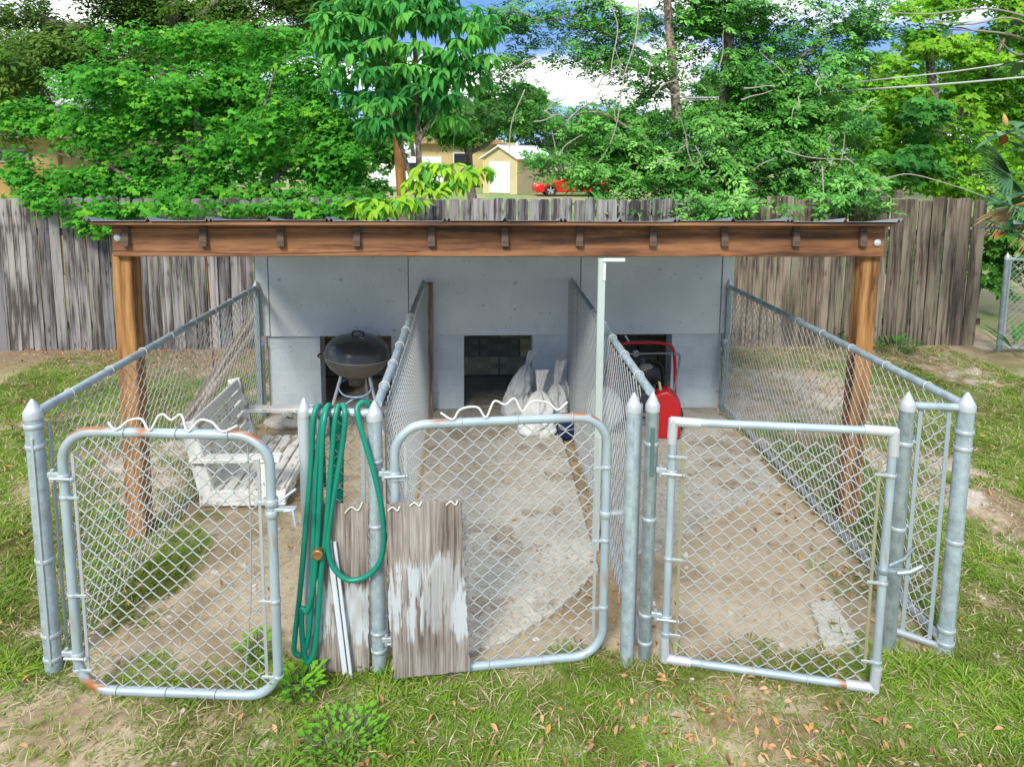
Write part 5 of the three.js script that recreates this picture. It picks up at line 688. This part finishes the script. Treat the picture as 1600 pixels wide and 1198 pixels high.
{ // bushes past the far right chain-link
  for (const [lb, lo, seed] of [['dark green bush behind the far right chain-link fence at the edge', [[7.6, 0.9, -10.2, 0.9, 0.9, 0.7], [8.6, 1.1, -10.0, 0.8, 1.1, 0.7]], 501], ['rounded bush beyond the end of the board fence, left of the chain-link corner', [[6.75, 0.8, -10.6, 0.55, 0.85, 0.5]], 502]]) { const t = thing('bush', lb, 'bush'); for (const l of lo) limb(t, [[l[0], -0.1, l[2]], [l[0] + 0.05, l[1] * 0.6, l[2]], [l[0], l[1] + 0.2, l[2]]], 0.03, 0.01, Mbark, 'stem'); count += crown(t, SPRIG.broad, leafMat(0.92, 0.35), lo, { seed, split: 4, dens: 130, size: 0.9, spread: 0.16, per: 8, pal: GF, name: 'foliage' }); }
}
// ------------------------------------------------------------------ weeds, grass and fallen leaves
{
  const weed = (label, cat, name, x, z, s, n, L, W, c, seed, up = 0.5) => { const t = thing(name, label, cat, [x, 0, z]), r = rng(seed), M1 = leafMat(0.9, 0.3, c); const st = [], lv = []; for (let k = 0; k < n; k++) { const a = r() * 6.28, q = s * Math.sqrt(r()), h = 0.02 + r() * s * up, g = leafGeo(L * (0.7 + 0.6 * r()), W * (0.8 + 0.4 * r()), 0.15, 0.2, 2); g.rotateZ(0.35 + 0.5 * r()).rotateY(a).translate(Math.cos(a) * q, h, -Math.sin(a) * q); lv.push(g); st.push(sweep([[Math.cos(a) * q * 0.6, 0, -Math.sin(a) * q * 0.6], [Math.cos(a) * q, h, -Math.sin(a) * q]], 0.0018, 4)); } part('stem', mg(st), mat([0.08, 0.16, 0.04], 0.9), t); const l = part('foliage', mg(lv), M1, t); l.userData.kind = 'stuff'; };
  const W1 = [-0.793,0.0,-2.925], W2 = [-0.554,0.0,-2.639], W3 = [-1.686,0.0,-6.15], W4 = [4.531,0.0,-8.724], W5 = [5.213,0.0,-8.404], W6 = [6.592,0.0,-8.367], W7 = [-1.061,0.0,-3.202];
  weed('bright green weed at the foot of the hose, beside the left gate latch corner', 'weed', 'leafy_weed', W1[0], W1[2], 0.10, 60, 0.05, 0.028, [0.20, 0.48, 0.03], 3, 0.8);
  weed('low patch of clover-like weed at the bottom, left of the middle gate', 'weed', 'leafy_weed', W2[0], W2[2], 0.17, 150, 0.030, 0.020, [0.17, 0.42, 0.035], 4, 0.25);
  weed('tiny weed at the foot of the left block pier', 'weed', 'leafy_weed', W3[0] + 0.05, W3[2], 0.06, 26, 0.05, 0.03, [0.04, 0.17, 0.05], 5, 0.8);
  weed('fern-like weed at the foot of the brown fence behind the right run', 'weed', 'leafy_weed', W4[0], W4[2] + 0.1, 0.28, 90, 0.14, 0.035, [0.07, 0.22, 0.04], 6, 0.5);
  weed('fern-like weed at the foot of the brown fence right of the right timber post', 'weed', 'leafy_weed', W5[0], W5[2] + 0.1, 0.26, 90, 0.13, 0.03, [0.10, 0.27, 0.05], 7, 0.4);
  weed('strap-leaved green plant by the far right chain-link fence', 'plant', 'strap_plant', W6[0] + 0.1, W6[2] + 0.15, 0.12, 16, 0.5, 0.06, [0.09, 0.30, 0.05], 8, 0.9);
  weed('small bright weed just inside the left gate by its latch side', 'weed', 'leafy_weed', W7[0], W7[2], 0.10, 50, 0.04, 0.024, [0.22, 0.46, 0.04], 9, 0.5);
}
function scatter(name, label, cat, geo, material, n, area, o) {
  const r = rng(o.seed), list = [], cols = []; let tries = 0;
  while (list.length < n && tries++ < n * 30) { const x = area[0] + r() * (area[1] - area[0]), z = area[2] + r() * (area[3] - area[2]); if (r() > o.dens(x, z)) continue; const s = (o.s0 + r() * o.s1) * (o.size ? o.size(x, z) : 1), q = new THREE.Quaternion().setFromEuler(new THREE.Euler((r() - 0.5) * o.tilt, r() * 6.283, (r() - 0.5) * o.tilt)); list.push(new THREE.Matrix4().compose(new THREE.Vector3(x, o.y ?? -0.002, z), q, new THREE.Vector3(s, s * (0.8 + 0.5 * r()), s))); const p = o.pal, t = Math.min(0.999, Math.max(0, (o.tone ? o.tone(x, z) * 0.6 + r() * 0.4 : r()))) * (p.length - 1), i = Math.floor(t); cols.push(mix3(p[i], p[Math.min(p.length - 1, i + 1)], t - i)); }
  const m = new THREE.InstancedMesh(geo, material, list.length); m.name = name; list.forEach((q, i) => { m.setMatrixAt(i, q); m.setColorAt(i, tc.setRGB(...cols[i])); }); m.castShadow = m.receiveShadow = true; scene.add(m); tag(m, label, cat); m.userData.kind = 'stuff'; count += list.length;
}
{
  const r = rng(91);
  const tuft = (n, h, w, spread, lean) => { const l = []; for (let k = 0; k < n; k++) { const a = r() * 6.28, q = spread * r(), hh = h * (0.5 + 0.7 * r()), ln = lean * (0.3 + r()), b = leafGeo(hh, w * (0.7 + 0.6 * r()), 0.3, 0.5, 2).rotateZ(1.35 - ln).rotateY(a).translate(Math.cos(a) * q, 0, -Math.sin(a) * q); l.push(b); } return mg(l); };
  const bare = (x, z) => (inRun(x, z) && ((x > -0.42 && x < 0.72 && z < -3.15) || (x > 0.92 && z < -4.1)) ? 0 : 1);
  const tone = (x, z) => sm(0.28, 0.72, fbm(x * 2.6 + 5, z * 2.6 + 70, 4));
  const gp = [[0.20, 0.20, 0.05], [0.17, 0.26, 0.032], [0.18, 0.34, 0.032], [0.32, 0.42, 0.06]];
  scatter('grass', 'short patchy green grass covering the yard', 'grass', tuft(9, 0.036, 0.005, 0.04, 1.15), leafMat(0.92, 0.3), 84000, [-5, 6, -8.5, -2.2], { seed: 1, dens: (x, z) => bare(x, z) * Math.pow(grassAt(x, z), 1.3) * (z > -4 ? 1 : 0.7), s0: 0.6, s1: 0.8, tilt: 0.4, pal: gp, tone });
  scatter('grass', 'longer grass tufts in the lawn in front of the gates', 'grass', tuft(9, 0.10, 0.007, 0.03, 1.1), leafMat(0.92, 0.3), 3600, [-3.6, 3.8, -4.6, -2.2], { seed: 2, dens: (x, z) => bare(x, z) * grassAt(x, z) * sm(0.42, 0.62, fbm(x * 2.6 + 40, z * 2.6, 3)), s0: 0.45, s1: 0.6, tilt: 0.5, pal: gp, tone });
  scatter('straw', 'dry tan straw and thatch lying in the lawn', 'dry grass', tuft(6, 0.065, 0.004, 0.03, 1.5), leafMat(0.95, 0), 30000, [-5, 6, -8.5, -2.2], { seed: 3, dens: (x, z) => bare(x, z) * (inRun(x, z) ? 0.1 : 0.7), s0: 0.6, s1: 0.9, tilt: 0.3, pal: [[0.38, 0.30, 0.16], [0.50, 0.43, 0.26], [0.26, 0.19, 0.10]] });
  const dl = mg([leafGeo(0.038, 0.02, 0.75, -0.6, 4).translate(-0.021, 0.003, 0)]);
  scatter('fallen_leaves', 'fallen tan and orange leaves scattered over lawn and runs', 'fallen leaves', dl, leafMat(0.8, 0), 3000, [-5.5, 6, -8.6, -2.2], { seed: 4, y: 0.012, dens: (x, z) => { let d = 0.06; d += 0.9 * sm(0.85, 0.2, Math.hypot((x - 1.15) * 0.9, (z + 2.72) * 1.7)); d += 0.35 * sm(1.2, 0.2, Math.hypot((x - 0.4) * 0.5, (z + 2.4) * 2)); if (z < -7.6) d += 0.5 * sm(-7.6, -8.4, z) * (x < 2.4 ? 1 : 0.3); if (inRun(x, z)) d = 0.08 + 0.5 * sm(0.25, 0.05, Math.abs(x - 0.8)) + 0.3 * sm(0.3, 0.05, Math.abs(x - 2.1)); return d; }, s0: 0.35, s1: 0.75, tilt: 1.5, pal: [[0.46, 0.25, 0.10], [0.55, 0.38, 0.21], [0.24, 0.13, 0.065], [0.52, 0.30, 0.10], [0.34, 0.22, 0.13]] });
  const st = new THREE.IcosahedronGeometry(0.014, 1); { const p = st.attributes.position; for (let i = 0; i < p.count; i++) p.setXYZ(i, p.getX(i) * 1.4, p.getY(i) * 0.6, p.getZ(i)); st.computeVertexNormals(); }
  scatter('pebbles', 'pale pebbles and crumbs of sand and shell in the bare soil', 'pebbles', st, mat([1, 1, 1], 0.9), 1500, [-5, 6, -8, -2.2], { seed: 6, y: 0.002, dens: (x, z) => 0.25 + (x > 2.4 && z > -5 ? 0.4 : 0), s0: 0.25, s1: 0.8, tilt: 1, pal: [[0.58, 0.53, 0.46], [0.36, 0.30, 0.24], [0.66, 0.63, 0.58]] });
}
console.log('instances', count);
renderer.render(scene, camera);
